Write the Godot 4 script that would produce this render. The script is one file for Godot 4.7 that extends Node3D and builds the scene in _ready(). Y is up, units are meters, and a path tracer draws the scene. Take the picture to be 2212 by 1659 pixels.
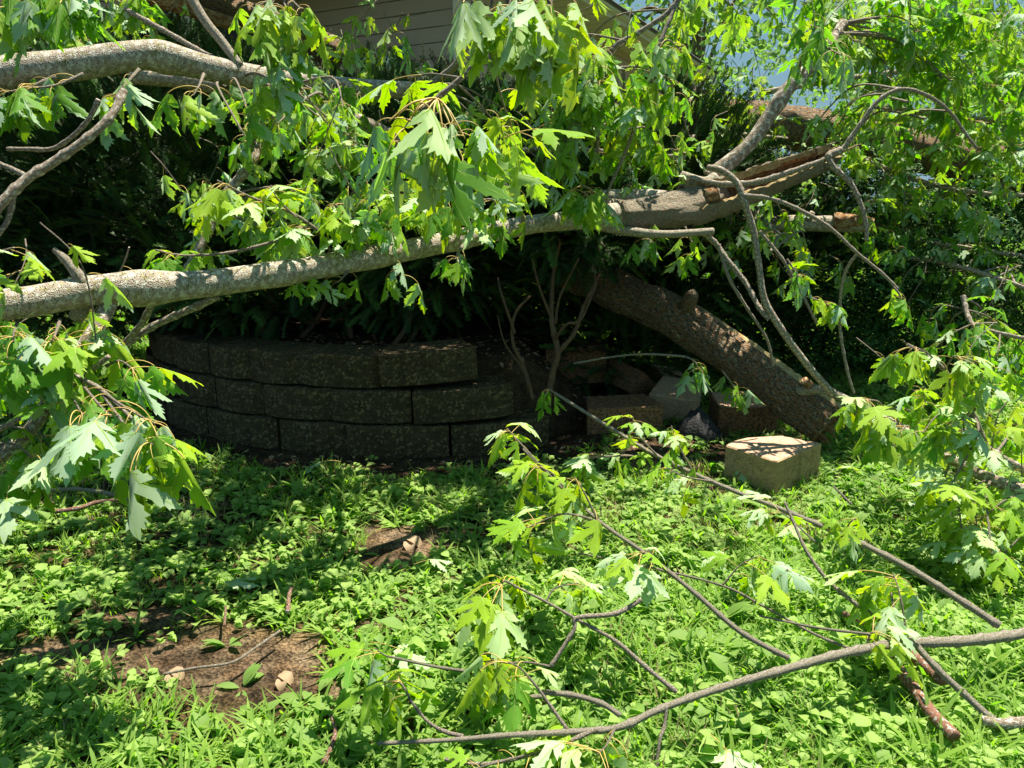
extends Node3D

# ---------------------------------------------------------------- shared state
const EYE := 1.0
const FOCAL := 1628.0
const PITCH := deg_to_rad(13.1)
const WALL_X := -0.45
const WALL_Z := -4.6
const WALL_R := 1.65
var rng := RandomNumberGenerator.new()
var bump := FastNoiseLite.new()
var soft := FastNoiseLite.new()
var M := {}
var leaf_meshes := []          # [habit][tone] -> meshes
var reach := 1.0                # scales the distances of a whole group of places
var grown := []                # things that still wait for their leaves

# ---------------------------------------------------------------- small helpers
func numbered(called: String, parent: Node) -> String:
	if not parent.has_meta("_n"):
		parent.set_meta("_n", {})
	var c: Dictionary = parent.get_meta("_n")
	var k: int = c.get(called, 0)
	c[called] = k + 1
	return called if k == 0 else "%s_%03d" % [called, k]

func put(o: Node, called: String, parent: Node = self) -> Node:
	o.name = numbered(called, parent)
	parent.add_child(o, true)
	return o

func tag(o: Node, label: String, category: String, group := "") -> void:
	o.set_meta("label", label)
	o.set_meta("category", category)
	if group != "":
		o.set_meta("group", group)

func thing(called: String, label: String, category: String, where := Vector3.ZERO, turn := 0.0, group := "") -> Node3D:
	var o := Node3D.new()
	put(o, called)
	o.position = where
	o.rotation.y = turn
	tag(o, label, category, group)
	return o

func obj(called: String, mesh: Mesh, parent: Node = self, material: Material = null) -> MeshInstance3D:
	var o := MeshInstance3D.new()
	o.mesh = mesh
	if material:
		o.material_override = material
	put(o, called, parent)
	return o

func done(st: SurfaceTool, m: Material) -> ArrayMesh:
	var mesh := st.commit()
	mesh.surface_set_material(0, m)
	return mesh

func new_st(smooth := true) -> SurfaceTool:
	var st := SurfaceTool.new()
	st.begin(Mesh.PRIMITIVE_TRIANGLES)
	st.set_smooth_group(0 if smooth else -1)
	return st

# a direction through a place in the frame (frame counted 2212 x 1659), carried out to a true distance
func sight(x: float, y: float) -> Vector3:
	var v := Vector3((x - 1106.0) / FOCAL, (829.5 - y) / FOCAL, -1.0)
	return v.rotated(Vector3.RIGHT, -PITCH)

func at(x: float, y: float, d: float) -> Vector3:
	var v := sight(x, y)
	return Vector3(0, EYE, 0) + v * (d / -v.z)

func on_level(x: float, y: float, h := 0.0) -> Vector3:
	var v := sight(x, y)
	return Vector3(0, EYE, 0) + v * ((h - EYE) / v.y)

func path(a: Array) -> PackedVector3Array:
	var p := PackedVector3Array()
	for i in range(0, a.size(), 3):
		p.append(at(a[i], a[i + 1], a[i + 2] * reach))
	return p

func lin(r: float, g: float, b: float) -> Color:
	return Color(r, g, b).linear_to_srgb()

func mat(called: String, c: Color, rough := 0.8, spec := 0.4) -> StandardMaterial3D:
	var m := StandardMaterial3D.new()
	m.resource_name = called
	m.albedo_color = c
	m.roughness = rough
	m.metallic_specular = spec
	return m

func leafy_mat(called: String, c: Color, through: Color, rough := 0.58, spec := 0.27) -> StandardMaterial3D:
	var m := mat(called, c, rough, spec)
	m.backlight_enabled = true
	m.backlight = through
	m.cull_mode = BaseMaterial3D.CULL_DISABLED
	return m

# ---------------------------------------------------------------- textures
func noise_img(seed_: int, freq: float, kind: int, octaves: int, size := 512) -> Image:
	var n := FastNoiseLite.new()
	n.seed = seed_
	n.noise_type = kind
	n.frequency = freq
	n.fractal_octaves = octaves
	if kind == FastNoiseLite.TYPE_CELLULAR:
		n.cellular_return_type = FastNoiseLite.RETURN_CELL_VALUE
		n.fractal_type = FastNoiseLite.FRACTAL_NONE
	return n.get_seamless_image(size, size)

# paints a seamless texture from noise pictures; shade(values, u, v) gives [colour, height]
func paint(shade: Callable, layers: Array, size := 512) -> Array:
	var c := Image.create(size, size, false, Image.FORMAT_RGB8)
	var h := Image.create(size, size, false, Image.FORMAT_RGB8)
	var v := []
	v.resize(layers.size())
	for y in size:
		for x in size:
			for k in layers.size():
				v[k] = layers[k].get_pixel(x, y).r
			var got: Array = shade.call(v)
			c.set_pixel(x, y, got[0])
			h.set_pixel(x, y, Color(got[1], got[1], got[1]))
	return [ImageTexture.create_from_image(c), ImageTexture.create_from_image(h)]

func textured(called: String, t: Array, relief_cm: float, tri := 0.0, rough := 0.9) -> StandardMaterial3D:
	var m := mat(called, Color.WHITE, rough, 0.25)
	m.albedo_texture = t[0]
	m.heightmap_enabled = true
	m.heightmap_texture = t[1]
	m.heightmap_scale = relief_cm
	if tri > 0.0:
		m.uv1_triplanar = true
		m.uv1_world_triplanar = true
		m.uv1_scale = Vector3.ONE * tri
	return m

func squeezed(img: Image, tall: float) -> Image:      # stretches a seamless picture along one axis, still seamless
	var s := img.get_width()
	var small := img.duplicate() as Image
	if tall > 1.0:
		small.resize(int(s / tall), s)
		var o := Image.create(s, s, false, img.get_format())
		for k in int(tall):
			o.blit_rect(small, Rect2i(0, 0, small.get_width(), s), Vector2i(k * small.get_width(), 0))
		return o
	small.resize(s, int(s * tall))
	var p := Image.create(s, s, false, img.get_format())
	for k in int(1.0 / tall):
		p.blit_rect(small, Rect2i(0, 0, s, small.get_height()), Vector2i(0, k * small.get_height()))
	return p

func make_materials() -> void:
	var S := FastNoiseLite.TYPE_SIMPLEX
	var C := FastNoiseLite.TYPE_CELLULAR
	# smooth grey maple bark: fine flakes across, pale lichen, dark pores
	var a := noise_img(3, 0.012, S, 4)
	var b := squeezed(noise_img(4, 0.03, S, 4), 0.25)
	var d := noise_img(5, 0.02, S, 3)
	var e := noise_img(6, 0.09, S, 2)
	var grey := func(v: Array) -> Array:
		var k: float = 0.55 * v[1] + 0.45 * v[3]
		var crack := smoothstep(0.36, 0.24, k)
		var c := lin(0.46, 0.41, 0.335).lerp(lin(0.26, 0.22, 0.175), v[0])
		c = c.lerp(lin(0.60, 0.60, 0.52), smoothstep(0.58, 0.72, v[2]) * 0.75)
		c = c.lerp(lin(0.27, 0.25, 0.10), smoothstep(0.70, 0.80, v[0]) * 0.6)
		c = c.lerp(lin(0.05, 0.042, 0.032), crack * 0.85)
		return [c, clampf(0.75 - crack * 0.6 + (v[3] - 0.5) * 0.5, 0, 1)]
	M.bark = textured("grey_bark", paint(grey, [a, b, d, e]), 0.35)
	var twiggy := func(v: Array) -> Array:
		var c := lin(0.38, 0.32, 0.25).lerp(lin(0.19, 0.15, 0.115), v[0])
		c = c.lerp(lin(0.58, 0.58, 0.53), smoothstep(0.56, 0.68, v[2]) * 0.8)
		c = c.lerp(lin(0.05, 0.04, 0.03), smoothstep(0.36, 0.26, v[1]) * 0.6)
		return [c, v[3]]
	M.twig = textured("twig_bark", paint(twiggy, [a, b, d, e], 256), 0.15)
	# furrowed old bark, ridges run along the trunk
	var f := squeezed(noise_img(11, 0.009, S, 4), 8.0)
	var g := noise_img(12, 0.03, S, 4)
	var rough := func(v: Array) -> Array:
		var ridge: float = absf(v[0] - 0.5) * 2.0
		ridge = clampf(ridge * 1.6 + (v[1] - 0.5) * 0.6, 0, 1)
		var c := lin(0.055, 0.038, 0.025).lerp(lin(0.44, 0.34, 0.235), smoothstep(0.05, 0.5, ridge))
		c = c.lerp(lin(0.40, 0.19, 0.09), smoothstep(0.54, 0.66, v[2]) * 0.7)
		c = c.lerp(lin(0.34, 0.35, 0.28), smoothstep(0.60, 0.70, v[3]) * smoothstep(0.3, 0.6, ridge) * 0.6)
		return [c, ridge]
	M.rough_bark = textured("furrowed_bark", paint(rough, [f, g, noise_img(13, 0.014, S, 3), d]), 2.0)
	var knotty := func(v: Array) -> Array:
		var got: Array = rough.call(v)
		var c: Color = got[0]
		c = c.lerp(lin(0.50, 0.455, 0.37), 0.6)
		return [c.lerp(lin(0.46, 0.47, 0.38), smoothstep(0.52, 0.66, v[3]) * 0.6), got[1]]
	M.knot_bark = textured("knotty_bark", paint(knotty, [f, g, noise_img(13, 0.014, S, 3), d]), 1.6)
	# torn wood, fibres along
	var fib := squeezed(noise_img(21, 0.02, S, 4), 8.0)
	var torn := func(v: Array) -> Array:
		var c := lin(0.66, 0.46, 0.27).lerp(lin(0.42, 0.20, 0.09), smoothstep(0.4, 0.62, v[1]))
		c = c.lerp(lin(0.12, 0.055, 0.028), smoothstep(0.48, 0.36, v[0]) * 0.75)
		return [c, v[0]]
	var tw := paint(torn, [fib, noise_img(22, 0.012, S, 3)])
	M.wood = textured("torn_wood", tw, 0.7)
	M.pale_wood = textured("pale_torn_wood", tw, 0.5)
	M.pale_wood.albedo_color = Color(1.0, 1.0, 0.92)
	M.pale_wood.albedo_texture = paint(func(v: Array) -> Array: return [lin(0.62, 0.51, 0.33).lerp(lin(0.36, 0.22, 0.11), smoothstep(0.5, 0.36, v[0])), v[0]], [fib], 256)[0]
	# concrete with exposed gravel (wall) and plain tan concrete (fallen blocks)
	var pebble := noise_img(31, 0.075, C, 1)
	var pebble2 := noise_img(33, 0.16, C, 1)
	var stain := noise_img(32, 0.010, S, 4)
	var gravel := func(v: Array) -> Array:
		var c := lin(0.075, 0.054, 0.03).lerp(lin(0.032, 0.024, 0.015), v[2])
		var p := smoothstep(0.74, 0.84, v[0])
		var q := smoothstep(0.62, 0.8, v[1])
		c = c.lerp(lin(0.20, 0.14, 0.065), q * 0.35)
		c = c.lerp(lin(0.34, 0.255, 0.145), p * 0.55)
		c = c.lerp(lin(0.035, 0.03, 0.022), smoothstep(0.30, 0.1, v[1]) * 0.7)
		return [c, clampf(0.35 + 0.4 * p + 0.25 * q + 0.3 * (v[3] - 0.5), 0, 1)]
	M.gravel = textured("gravel_concrete", paint(gravel, [pebble, pebble2, stain, e]), 0.5, 2.6)
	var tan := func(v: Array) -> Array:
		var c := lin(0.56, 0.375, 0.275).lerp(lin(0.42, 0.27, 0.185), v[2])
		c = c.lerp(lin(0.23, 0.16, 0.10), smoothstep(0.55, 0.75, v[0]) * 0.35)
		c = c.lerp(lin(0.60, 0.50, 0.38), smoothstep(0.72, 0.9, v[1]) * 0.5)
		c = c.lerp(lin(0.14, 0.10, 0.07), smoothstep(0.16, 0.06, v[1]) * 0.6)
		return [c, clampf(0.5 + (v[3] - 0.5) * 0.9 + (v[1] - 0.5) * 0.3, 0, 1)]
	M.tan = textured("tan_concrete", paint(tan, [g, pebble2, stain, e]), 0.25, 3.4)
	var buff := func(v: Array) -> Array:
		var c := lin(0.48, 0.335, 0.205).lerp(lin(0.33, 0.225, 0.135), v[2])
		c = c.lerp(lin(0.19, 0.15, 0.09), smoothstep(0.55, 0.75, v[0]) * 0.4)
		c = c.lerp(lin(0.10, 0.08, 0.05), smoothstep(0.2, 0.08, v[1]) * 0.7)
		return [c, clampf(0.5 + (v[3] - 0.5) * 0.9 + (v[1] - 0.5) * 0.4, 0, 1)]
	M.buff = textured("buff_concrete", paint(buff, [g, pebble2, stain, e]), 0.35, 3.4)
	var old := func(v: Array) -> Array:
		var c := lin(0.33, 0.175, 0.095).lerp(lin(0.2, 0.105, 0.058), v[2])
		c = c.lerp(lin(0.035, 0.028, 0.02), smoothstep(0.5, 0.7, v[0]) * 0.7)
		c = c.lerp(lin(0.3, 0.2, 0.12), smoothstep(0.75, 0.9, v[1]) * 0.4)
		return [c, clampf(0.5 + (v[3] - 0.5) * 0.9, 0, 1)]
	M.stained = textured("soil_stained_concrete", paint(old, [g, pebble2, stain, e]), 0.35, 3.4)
	# soil
	var earth := func(v: Array) -> Array:
		var k: float = 0.72 + 0.55 * (v[0] - 0.5) + 0.5 * (v[1] - 0.5)
		k = clampf(k, 0, 1)
		return [Color(k, k, k).lerp(Color(k, k * 0.9, k * 0.8), v[2]), clampf(v[0] * 0.5 + v[1] * 0.5, 0, 1)]
	M.soil = textured("soil", paint(earth, [noise_img(41, 0.016, S, 5), e, stain]), 1.6, 1.7, 1.0)
	M.soil.vertex_color_use_as_albedo = true
	M.rock = textured("dark_rock", paint(func(v: Array) -> Array: return [lin(0.05, 0.05, 0.055).lerp(lin(0.025, 0.025, 0.028), v[0]), v[1]], [g, e], 256), 0.3, 3.0, 0.7)
	# plain ones
	M.petiole = mat("leaf_stalk", lin(0.48, 0.34, 0.10), 0.5)
	M.spot = mat("brown_spot", lin(0.09, 0.045, 0.02), 0.8)
	M.vein = leafy_mat("leaf_vein", lin(0.35, 0.48, 0.12), Color(0.8, 0.9, 0.3))
	M.siding = mat("beige_siding", lin(0.47, 0.345, 0.275), 0.7)
	M.trim = mat("pale_trim", lin(0.66, 0.60, 0.52), 0.6)
	M.gutter = mat("white_gutter", lin(0.78, 0.76, 0.72), 0.4)
	M.shutter = mat("maroon_shutter", lin(0.17, 0.085, 0.085), 0.6)
	M.roof = mat("brown_shingle", lin(0.10, 0.08, 0.065), 0.95)
	M.timber = textured("weathered_timber", paint(func(v: Array) -> Array: return [lin(0.11, 0.075, 0.05).lerp(lin(0.05, 0.035, 0.025), v[0]), v[0]], [fib], 256), 0.3, 2.0)
	M.pale_timber = mat("pale_timber", lin(0.38, 0.30, 0.20), 0.9)
	M.green_glass = mat("green_glass", lin(0.0, 0.17, 0.10), 0.1, 0.8)
	M.socket = mat("pale_socket", lin(0.55, 0.48, 0.38), 0.5)
	M.dead_leaf = leafy_mat("dead_leaf", lin(0.30, 0.22, 0.14), Color(0.5, 0.35, 0.2))
	M.needle = mat("yew_needle", lin(0.022, 0.062, 0.02), 0.5, 0.2)
	M.needle_light = mat("yew_needle_light", lin(0.055, 0.13, 0.03), 0.5, 0.2)
	M.yew_stem = textured("yew_stem", paint(func(v: Array) -> Array: return [lin(0.20, 0.13, 0.085).lerp(lin(0.10, 0.06, 0.04), v[0]), v[1]], [b, e], 128), 0.15)
	M.red_stick = textured("reddish_stick", paint(func(v: Array) -> Array: return [lin(0.27, 0.14, 0.095).lerp(lin(0.15, 0.075, 0.055), v[0]).lerp(lin(0.36, 0.35, 0.32), smoothstep(0.62, 0.72, v[1])), v[0]], [b, d], 256), 0.15)
	M.tops = [
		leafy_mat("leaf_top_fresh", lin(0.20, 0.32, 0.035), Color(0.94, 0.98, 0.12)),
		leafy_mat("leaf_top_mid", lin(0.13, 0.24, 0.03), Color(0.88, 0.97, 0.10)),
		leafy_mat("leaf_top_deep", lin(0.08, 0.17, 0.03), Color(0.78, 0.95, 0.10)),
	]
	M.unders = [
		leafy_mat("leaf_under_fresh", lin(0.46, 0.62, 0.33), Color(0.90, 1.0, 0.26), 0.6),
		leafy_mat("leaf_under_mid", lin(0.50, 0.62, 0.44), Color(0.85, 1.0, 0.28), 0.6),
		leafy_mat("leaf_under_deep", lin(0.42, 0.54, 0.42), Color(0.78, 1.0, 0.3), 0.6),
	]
	M.grass = [
		leafy_mat("grass_bright", lin(0.18, 0.28, 0.05), Color(0.60, 0.82, 0.14)),
		leafy_mat("grass_mid", lin(0.11, 0.19, 0.035), Color(0.46, 0.70, 0.11)),
		leafy_mat("grass_dry", lin(0.22, 0.18, 0.095), Color(0.25, 0.21, 0.11)),
	]
	M.weed = [
		leafy_mat("weed_bright", lin(0.225, 0.32, 0.085), Color(0.56, 0.80, 0.15)),
		leafy_mat("weed_mid", lin(0.13, 0.215, 0.05), Color(0.44, 0.70, 0.12)),
	]
	M.far_leaf = leafy_mat("far_foliage", lin(0.12, 0.19, 0.07), Color(0.50, 0.68, 0.28))
	M.shrub_leaf = mat("shrub_foliage", lin(0.045, 0.115, 0.025))

# ---------------------------------------------------------------- swept branches
func along(p: PackedVector3Array, step: float) -> PackedVector3Array:
	if p.size() < 2:
		return p
	var o := PackedVector3Array()
	for i in p.size() - 1:
		var p0 := p[maxi(i - 1, 0)]
		var p3 := p[mini(i + 2, p.size() - 1)]
		var n := maxi(2, int(ceil(p[i].distance_to(p[i + 1]) / step)))
		for k in n:
			o.append(p[i].cubic_interpolate(p[i + 1], p0, p3, float(k) / n))
	o.append(p[p.size() - 1])
	return o

func frame_of(t: Vector3, hint: Vector3) -> Basis:
	var u := (hint - t * hint.dot(t))
	if u.length() < 1e-4:
		u = t.cross(Vector3.RIGHT)
	u = u.normalized()
	return Basis(u, t.cross(u), t)

# a branch: radii in metres at both ends, wobble as a share of the radius, knots as [place 0..1, how much thicker, length]
func mean_of(a: float, b: float) -> float:
	return (a + b) * 0.5

func tube(p: PackedVector3Array, r0: float, r1: float, m: Material, sides := 8, wobble := 0.08, knots := [], power := 1.0) -> ArrayMesh:
	var st := new_st()
	var ridged: bool = sides >= 30 and m != M.bark
	var fine := sides > 4 and mean_of(r0, r1) < 0.012 and p.size() > 2
	var step := 0.0085 if fine else maxf(0.012, maxf(r0, r1) * (0.5 if sides > 12 else 1.1))
	var q := along(p, step)
	var n := q.size()
	var mean := maxf((r0 + r1) * 0.5, 0.001)
	var around := maxi(1, roundi(TAU * mean / 0.25))
	var length := 0.0
	var u := Vector3.UP
	var rings := []
	for i in n:
		var t := (q[mini(i + 1, n - 1)] - q[maxi(i - 1, 0)]).normalized()
		var fr := frame_of(t, u)
		u = fr.x
		if i > 0:
			length += q[i].distance_to(q[i - 1])
		var f := float(i) / (n - 1)
		var r := lerpf(r0, r1, pow(f, power))
		if fine:                                   # nodes of a twig
			r *= 1.0 + 0.28 * exp(-pow((fmod(length + r0 * 31.0, 0.062) - 0.03) / 0.006, 2.0))
		for k in knots:
			r *= 1.0 + k[1] * exp(-pow((f - k[0]) / k[2], 2.0))
		var ring := PackedVector3Array()
		for s in sides:
			var a := TAU * s / sides
			var dir := fr.x * cos(a) + fr.y * sin(a)
			var w := 1.0 + wobble * (bump.get_noise_3dv(q[i] * 26.0 + dir * (r * 60.0)) * 1.2 + soft.get_noise_3dv(q[i] * 9.0 + dir * r * 14.0) * 1.5)
			if ridged:
				w += 0.14 * bump.get_noise_3d(cos(a) * 26.0, sin(a) * 26.0 + r0 * 900.0, length * 55.0)
			ring.append(q[i] + dir * r * w)
		rings.append([ring, length * around / (TAU * mean)])
	for i in n - 1:
		for s in sides:
			var s2 := (s + 1) % sides
			var c := [rings[i][0][s], rings[i + 1][0][s], rings[i + 1][0][s2], rings[i][0][s2]]
			var uu := float(s) / sides * around
			var uv := float(s + 1) / sides * around
			var uvs := [Vector2(uu, rings[i][1]), Vector2(uu, rings[i + 1][1]), Vector2(uv, rings[i + 1][1]), Vector2(uv, rings[i][1])]
			for k in [0, 1, 2, 0, 2, 3]:
				st.set_uv(uvs[k])
				st.add_vertex(c[k])
	for end in [0, n - 1]:
		var mid := q[end]
		for s in sides:
			var s2 := (s + 1) % sides
			var tri := [mid, rings[end][0][s], rings[end][0][s2]] if end == 0 else [mid, rings[end][0][s2], rings[end][0][s]]
			for k in tri:
				st.set_uv(Vector2(0.5, 0.5) + Vector2(k.x, k.y) * 2.0)
				st.add_vertex(k)
	st.generate_normals()
	return done(st, m)

func px(r: float, d: float) -> float:
	return r * d / FOCAL

# limb laid through frame places; radii given as they show there
func limb(parent: Node, called: String, a: Array, w0: float, w1: float, m: Material, sides := 10, wobble := 0.08, knots := [], power := 1.0) -> PackedVector3Array:
	var p := path(a)
	obj(called, tube(p, px(w0, a[2]), px(w1, a[a.size() - 1]), m, sides, wobble, knots, power), parent)
	return p

# ---------------------------------------------------------------- maple leaves
func leaf_half(shape: int) -> Array:
	var o := [Vector2(0.10, -0.04), Vector2(0.20, 0.015), Vector2(0.25, -0.01), Vector2(0.29, 0.05), Vector2(0.37, 0.075), Vector2(0.28, 0.13), Vector2(0.15, 0.155),
		Vector2(0.32, 0.225), Vector2(0.385, 0.225), Vector2(0.40, 0.29), Vector2(0.475, 0.305), Vector2(0.475, 0.38), Vector2(0.545, 0.42), Vector2(0.525, 0.465), Vector2(0.60, 0.60),
		Vector2(0.48, 0.555), Vector2(0.455, 0.585), Vector2(0.405, 0.505), Vector2(0.345, 0.535), Vector2(0.28, 0.42), Vector2(0.16, 0.345), Vector2(0.075, 0.30),
		Vector2(0.095, 0.44), Vector2(0.185, 0.505), Vector2(0.185, 0.57), Vector2(0.255, 0.645), Vector2(0.175, 0.655), Vector2(0.20, 0.755), Vector2(0.125, 0.735), Vector2(0.125, 0.83), Vector2(0.07, 0.82), Vector2(0.045, 0.91)]
	var r := RandomNumberGenerator.new()
	r.seed = 500 + shape
	for i in o.size():
		o[i] += Vector2(r.randf_range(-0.016, 0.016), r.randf_range(-0.014, 0.014))
	return o

# habit 0: held out nearly flat; habit 1: wilted, hanging from its stalk. One unit is the blade's length; the stalk starts at the origin and leaves along +z.
func make_leaf(shape: int, habit: int, tone: int) -> ArrayMesh:
	var r := RandomNumberGenerator.new()
	r.seed = 900 + shape * 7 + habit * 131
	var stalk := r.randf_range(0.35, 0.75)
	var pitch0 := r.randf_range(-0.5, 0.1)             # stalk's first rise (negative is up)
	var pitch1 := r.randf_range(0.0, 0.6) if habit == 0 else r.randf_range(0.95, 1.5)
	var curl := r.randf_range(0.1, 0.7) if habit == 0 else r.randf_range(-0.3, 0.9)
	var fold := r.randf_range(0.08, 0.4) if habit == 0 else r.randf_range(0.5, 1.3)
	var roll := r.randf_range(-0.3, 0.3) if habit == 0 else r.randf_range(-1.0, 1.0)
	var lobe := r.randf_range(-0.2, 0.9)
	var skew := r.randf_range(-0.45, 0.45)
	# stalk
	var sp := PackedVector3Array([Vector3.ZERO])
	var dir := pitch0
	for k in 5:
		dir = lerpf(pitch0, pitch1 * 0.9, (k + 0.5) / 5.0)
		sp.append(sp[k] + Vector3(0, -sin(dir), cos(dir)) * stalk / 5.0)
	var mesh := tube(sp, 0.011, 0.009, M.petiole, 4, 0.0)
	# blade
	var base := sp[5]
	var bend := func(p: Vector2, lift: float) -> Vector3:
		var x := p.x + skew * p.y * p.y * 0.5
		var side := signf(p.x)
		var ax := absf(x)
		var z := -ax * sin(fold) - lobe * ax * ax - 0.05 * sin(p.y * 14.0 + side * 2.0) * ax
		var xx := x * cos(fold)
		var v := Vector3(xx, z + lift, 0)
		v = v.rotated(Vector3.BACK, roll * (0.3 + 0.7 * p.y))
		var ang := pitch1 + curl * p.y
		var mid := pitch1 + curl * p.y * 0.5
		return base + Vector3(0, -sin(mid), cos(mid)) * p.y + Vector3(v.x, v.y * cos(ang), v.y * sin(ang))
	var half := leaf_half(shape)
	var turned := tone >= 3                          # leaves of a fallen branch often lie underside up
	tone = tone % 3
	for layer in 2:
		var st := new_st()
		var lift := 0.0035 if layer == 0 else -0.0035
		for side in [1.0, -1.0]:
			var poly := PackedVector2Array()
			for k in [1.0, 0.8, 0.6, 0.4, 0.2, 0.0]:
				poly.append(Vector2(0, k))
			for k in half:
				poly.append(k)
			var tris := Geometry2D.triangulate_polygon(poly)
			for k in range(0, tris.size(), 3):
				var tri := [poly[tris[k]], poly[tris[k + 1]], poly[tris[k + 2]]]
				var turn: float = (tri[1] - tri[0]).cross(tri[2] - tri[0]) * side
				# seen from above, x to one side and z ahead: wind clockwise for the upper sheet
				if (turn > 0) == (layer == 0):
					tri = [tri[0], tri[2], tri[1]]
				for q in tri:
					st.add_vertex(bend.call(Vector2(q.x * side, q.y), lift))
		st.generate_normals()
		st.set_material(M.tops[tone] if (layer == 0) != turned else M.unders[tone])
		st.commit(mesh)
	var vs := new_st(false)
	for layer in 2:
		var lift := 0.006 if layer == 0 else -0.006
		for tip in [Vector2(0, 0.95), Vector2(0.54, 0.54), Vector2(-0.54, 0.54), Vector2(0.31, 0.07), Vector2(-0.31, 0.07)]:
			for k in 3:
				var f0 := k / 3.0
				var f1 := (k + 1) / 3.0
				var w: Vector2 = tip.orthogonal().normalized() * 0.0075
				var c := [tip * f0 - w * (1.1 - f0), tip * f0 + w * (1.1 - f0), tip * f1 + w * (1.1 - f1), tip * f1 - w * (1.1 - f1)]
				for i in ([0, 1, 2, 0, 2, 3] if layer == 0 else [0, 2, 1, 0, 3, 2]):
					vs.add_vertex(bend.call(c[i], lift))
	vs.generate_normals()
	if shape % 3 == 1:
		var bs := new_st(false)
		for k in 4:
			var c := Vector2(r.randf_range(-0.22, 0.22), r.randf_range(0.15, 0.7))
			var rad := r.randf_range(0.008, 0.024)
			for i in 7:
				var a0 := TAU * i / 7.0
				var a1 := TAU * (i + 1) / 7.0
				for lift in [0.0065, -0.0065]:
					var tri := [c, c + Vector2(cos(a0), sin(a0)) * rad, c + Vector2(cos(a1), sin(a1)) * rad]
					for q in (tri if lift > 0 else [tri[0], tri[2], tri[1]]):
						bs.add_vertex(bend.call(q, lift))
		bs.generate_normals()
		bs.set_material(M.spot)
		bs.commit(mesh)
	vs.set_material(M.vein)
	vs.commit(mesh)
	return mesh

func make_leaves() -> void:
	for habit in 2:
		var by_tone := []
		for tone in 6:
			var shapes := []
			for k in 11:
				shapes.append(make_leaf(k, habit, tone))
			by_tone.append(shapes)
		leaf_meshes.append(by_tone)

# a thing that carries leaves: they are hung on at the end, nearest first
func leafy(called: String, label: String, category := "branch", group := "") -> Dictionary:
	var g := {"node": thing(called, label, category, Vector3.ZERO, 0.0, group), "leaves": [], "limbs": [], "silver": 0.37}
	grown.append(g)
	return g

func hang_leaf(g: Dictionary, where: Vector3, out: Vector3, size: float, habit: int, tone: int) -> void:
	var flat := Vector3(out.x, 0, out.z)
	if flat.length() < 0.05:
		flat = Vector3(cos(where.x * 90.0), 0, sin(where.y * 90.0))
	var b := Basis.looking_at(-flat.normalized(), Vector3.UP)
	b = b * Basis.from_euler(Vector3(rng.randf_range(-0.35, 0.35), rng.randf_range(-0.5, 0.5), rng.randf_range(-0.35, 0.35)))
	if rng.randf() < g.silver:
		tone += 3
	g.leaves.append([Transform3D(b.scaled(Vector3.ONE * size), where), habit, tone])

# a twig with opposite pairs of leaves on its outer part and a whorl at the tip
func sprig(g: Dictionary, p: PackedVector3Array, r0: float, n: int, size: float, droop := 0.7, tone := 1, from := 0.35, m: Material = null) -> void:
	obj("twig", tube(p, r0, maxf(r0 * 0.45, 0.0012), m if m else M.twig, 5, 0.15), g.node)
	if n <= 0:
		return
	var q := along(p, 0.01)
	var k := 0
	var spin := rng.randf() * TAU
	while k < n:
		var f := 1.0 if k >= n * 0.45 else lerpf(from, 1.0, k / (n * 0.45))
		f = clampf(f - (0.0 if k < n * 0.45 else rng.randf() * 0.16), 0, 1)
		var i := clampi(int(f * (q.size() - 1)), 0, q.size() - 1)
		var t := (q[mini(i + 1, q.size() - 1)] - q[maxi(i - 1, 0)]).normalized()
		spin += PI if k % 2 == 1 else rng.randf_range(1.1, 2.0)
		var fr := frame_of(t, Vector3.UP)
		var out := fr.x * cos(spin) + fr.y * sin(spin) + t * rng.randf_range(0.3, 1.2)
		var s := size * rng.randf_range(0.5, 1.06)
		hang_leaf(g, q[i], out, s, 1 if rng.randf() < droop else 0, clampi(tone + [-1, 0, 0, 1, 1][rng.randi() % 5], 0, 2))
		k += 1

func twig(g: Dictionary, a: Array, w0: float, n := 0, cm := 11.0, droop := 0.7, tone := 1, from := 0.35, m: Material = null) -> void:
	sprig(g, path(a), px(w0, a[2]), n, cm * 0.01, droop, tone, from, m)

# leafy twigs that fill a part of the crown, each grown from the nearest of the thing's limbs
func crown(g: Dictionary, box: Array, near: float, far: float, sprigs: int, each: int, cm: float, droop := 0.6, tone := 1) -> void:
	var pts := []
	for l in g.limbs:
		for k in along(l, 0.12):
			pts.append(k)
	for k in sprigs:
		var d := rng.randf_range(near, far)
		var tip := at(rng.randf_range(box[0], box[2]), rng.randf_range(box[1], box[3]), d)
		var best: Vector3 = tip + Vector3(0.2, 0.25, 0.05)
		var least := 1e9
		var loose := false
		for c in pts:
			var s: float = c.distance_squared_to(tip) * (1.0 + 0.8 * float(c.y < tip.y)) * rng.randf_range(0.7, 1.3)
			if s < least:
				least = s
				best = c
		if best.y < tip.y + 0.02 or best.distance_to(tip) > 1.1:
			loose = true
			best = tip + Vector3(rng.randf_range(-0.2, 0.2), rng.randf_range(0.12, 0.3), rng.randf_range(-0.2, 0.1))
		if best.distance_to(tip) > 0.75:
			best = tip + (best - tip).normalized() * 0.75
		var mid := best.lerp(tip, 0.5) + Vector3(rng.randf_range(-0.05, 0.05), 0.1 * best.distance_to(tip) + 0.01, rng.randf_range(-0.05, 0.05))
		sprig(g, PackedVector3Array([best, mid, tip]), (0.0019 if loose else 0.0032 + 0.003 * best.distance_to(tip)), each + rng.randi() % 3, cm * 0.0088, droop, tone, 0.3)

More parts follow.
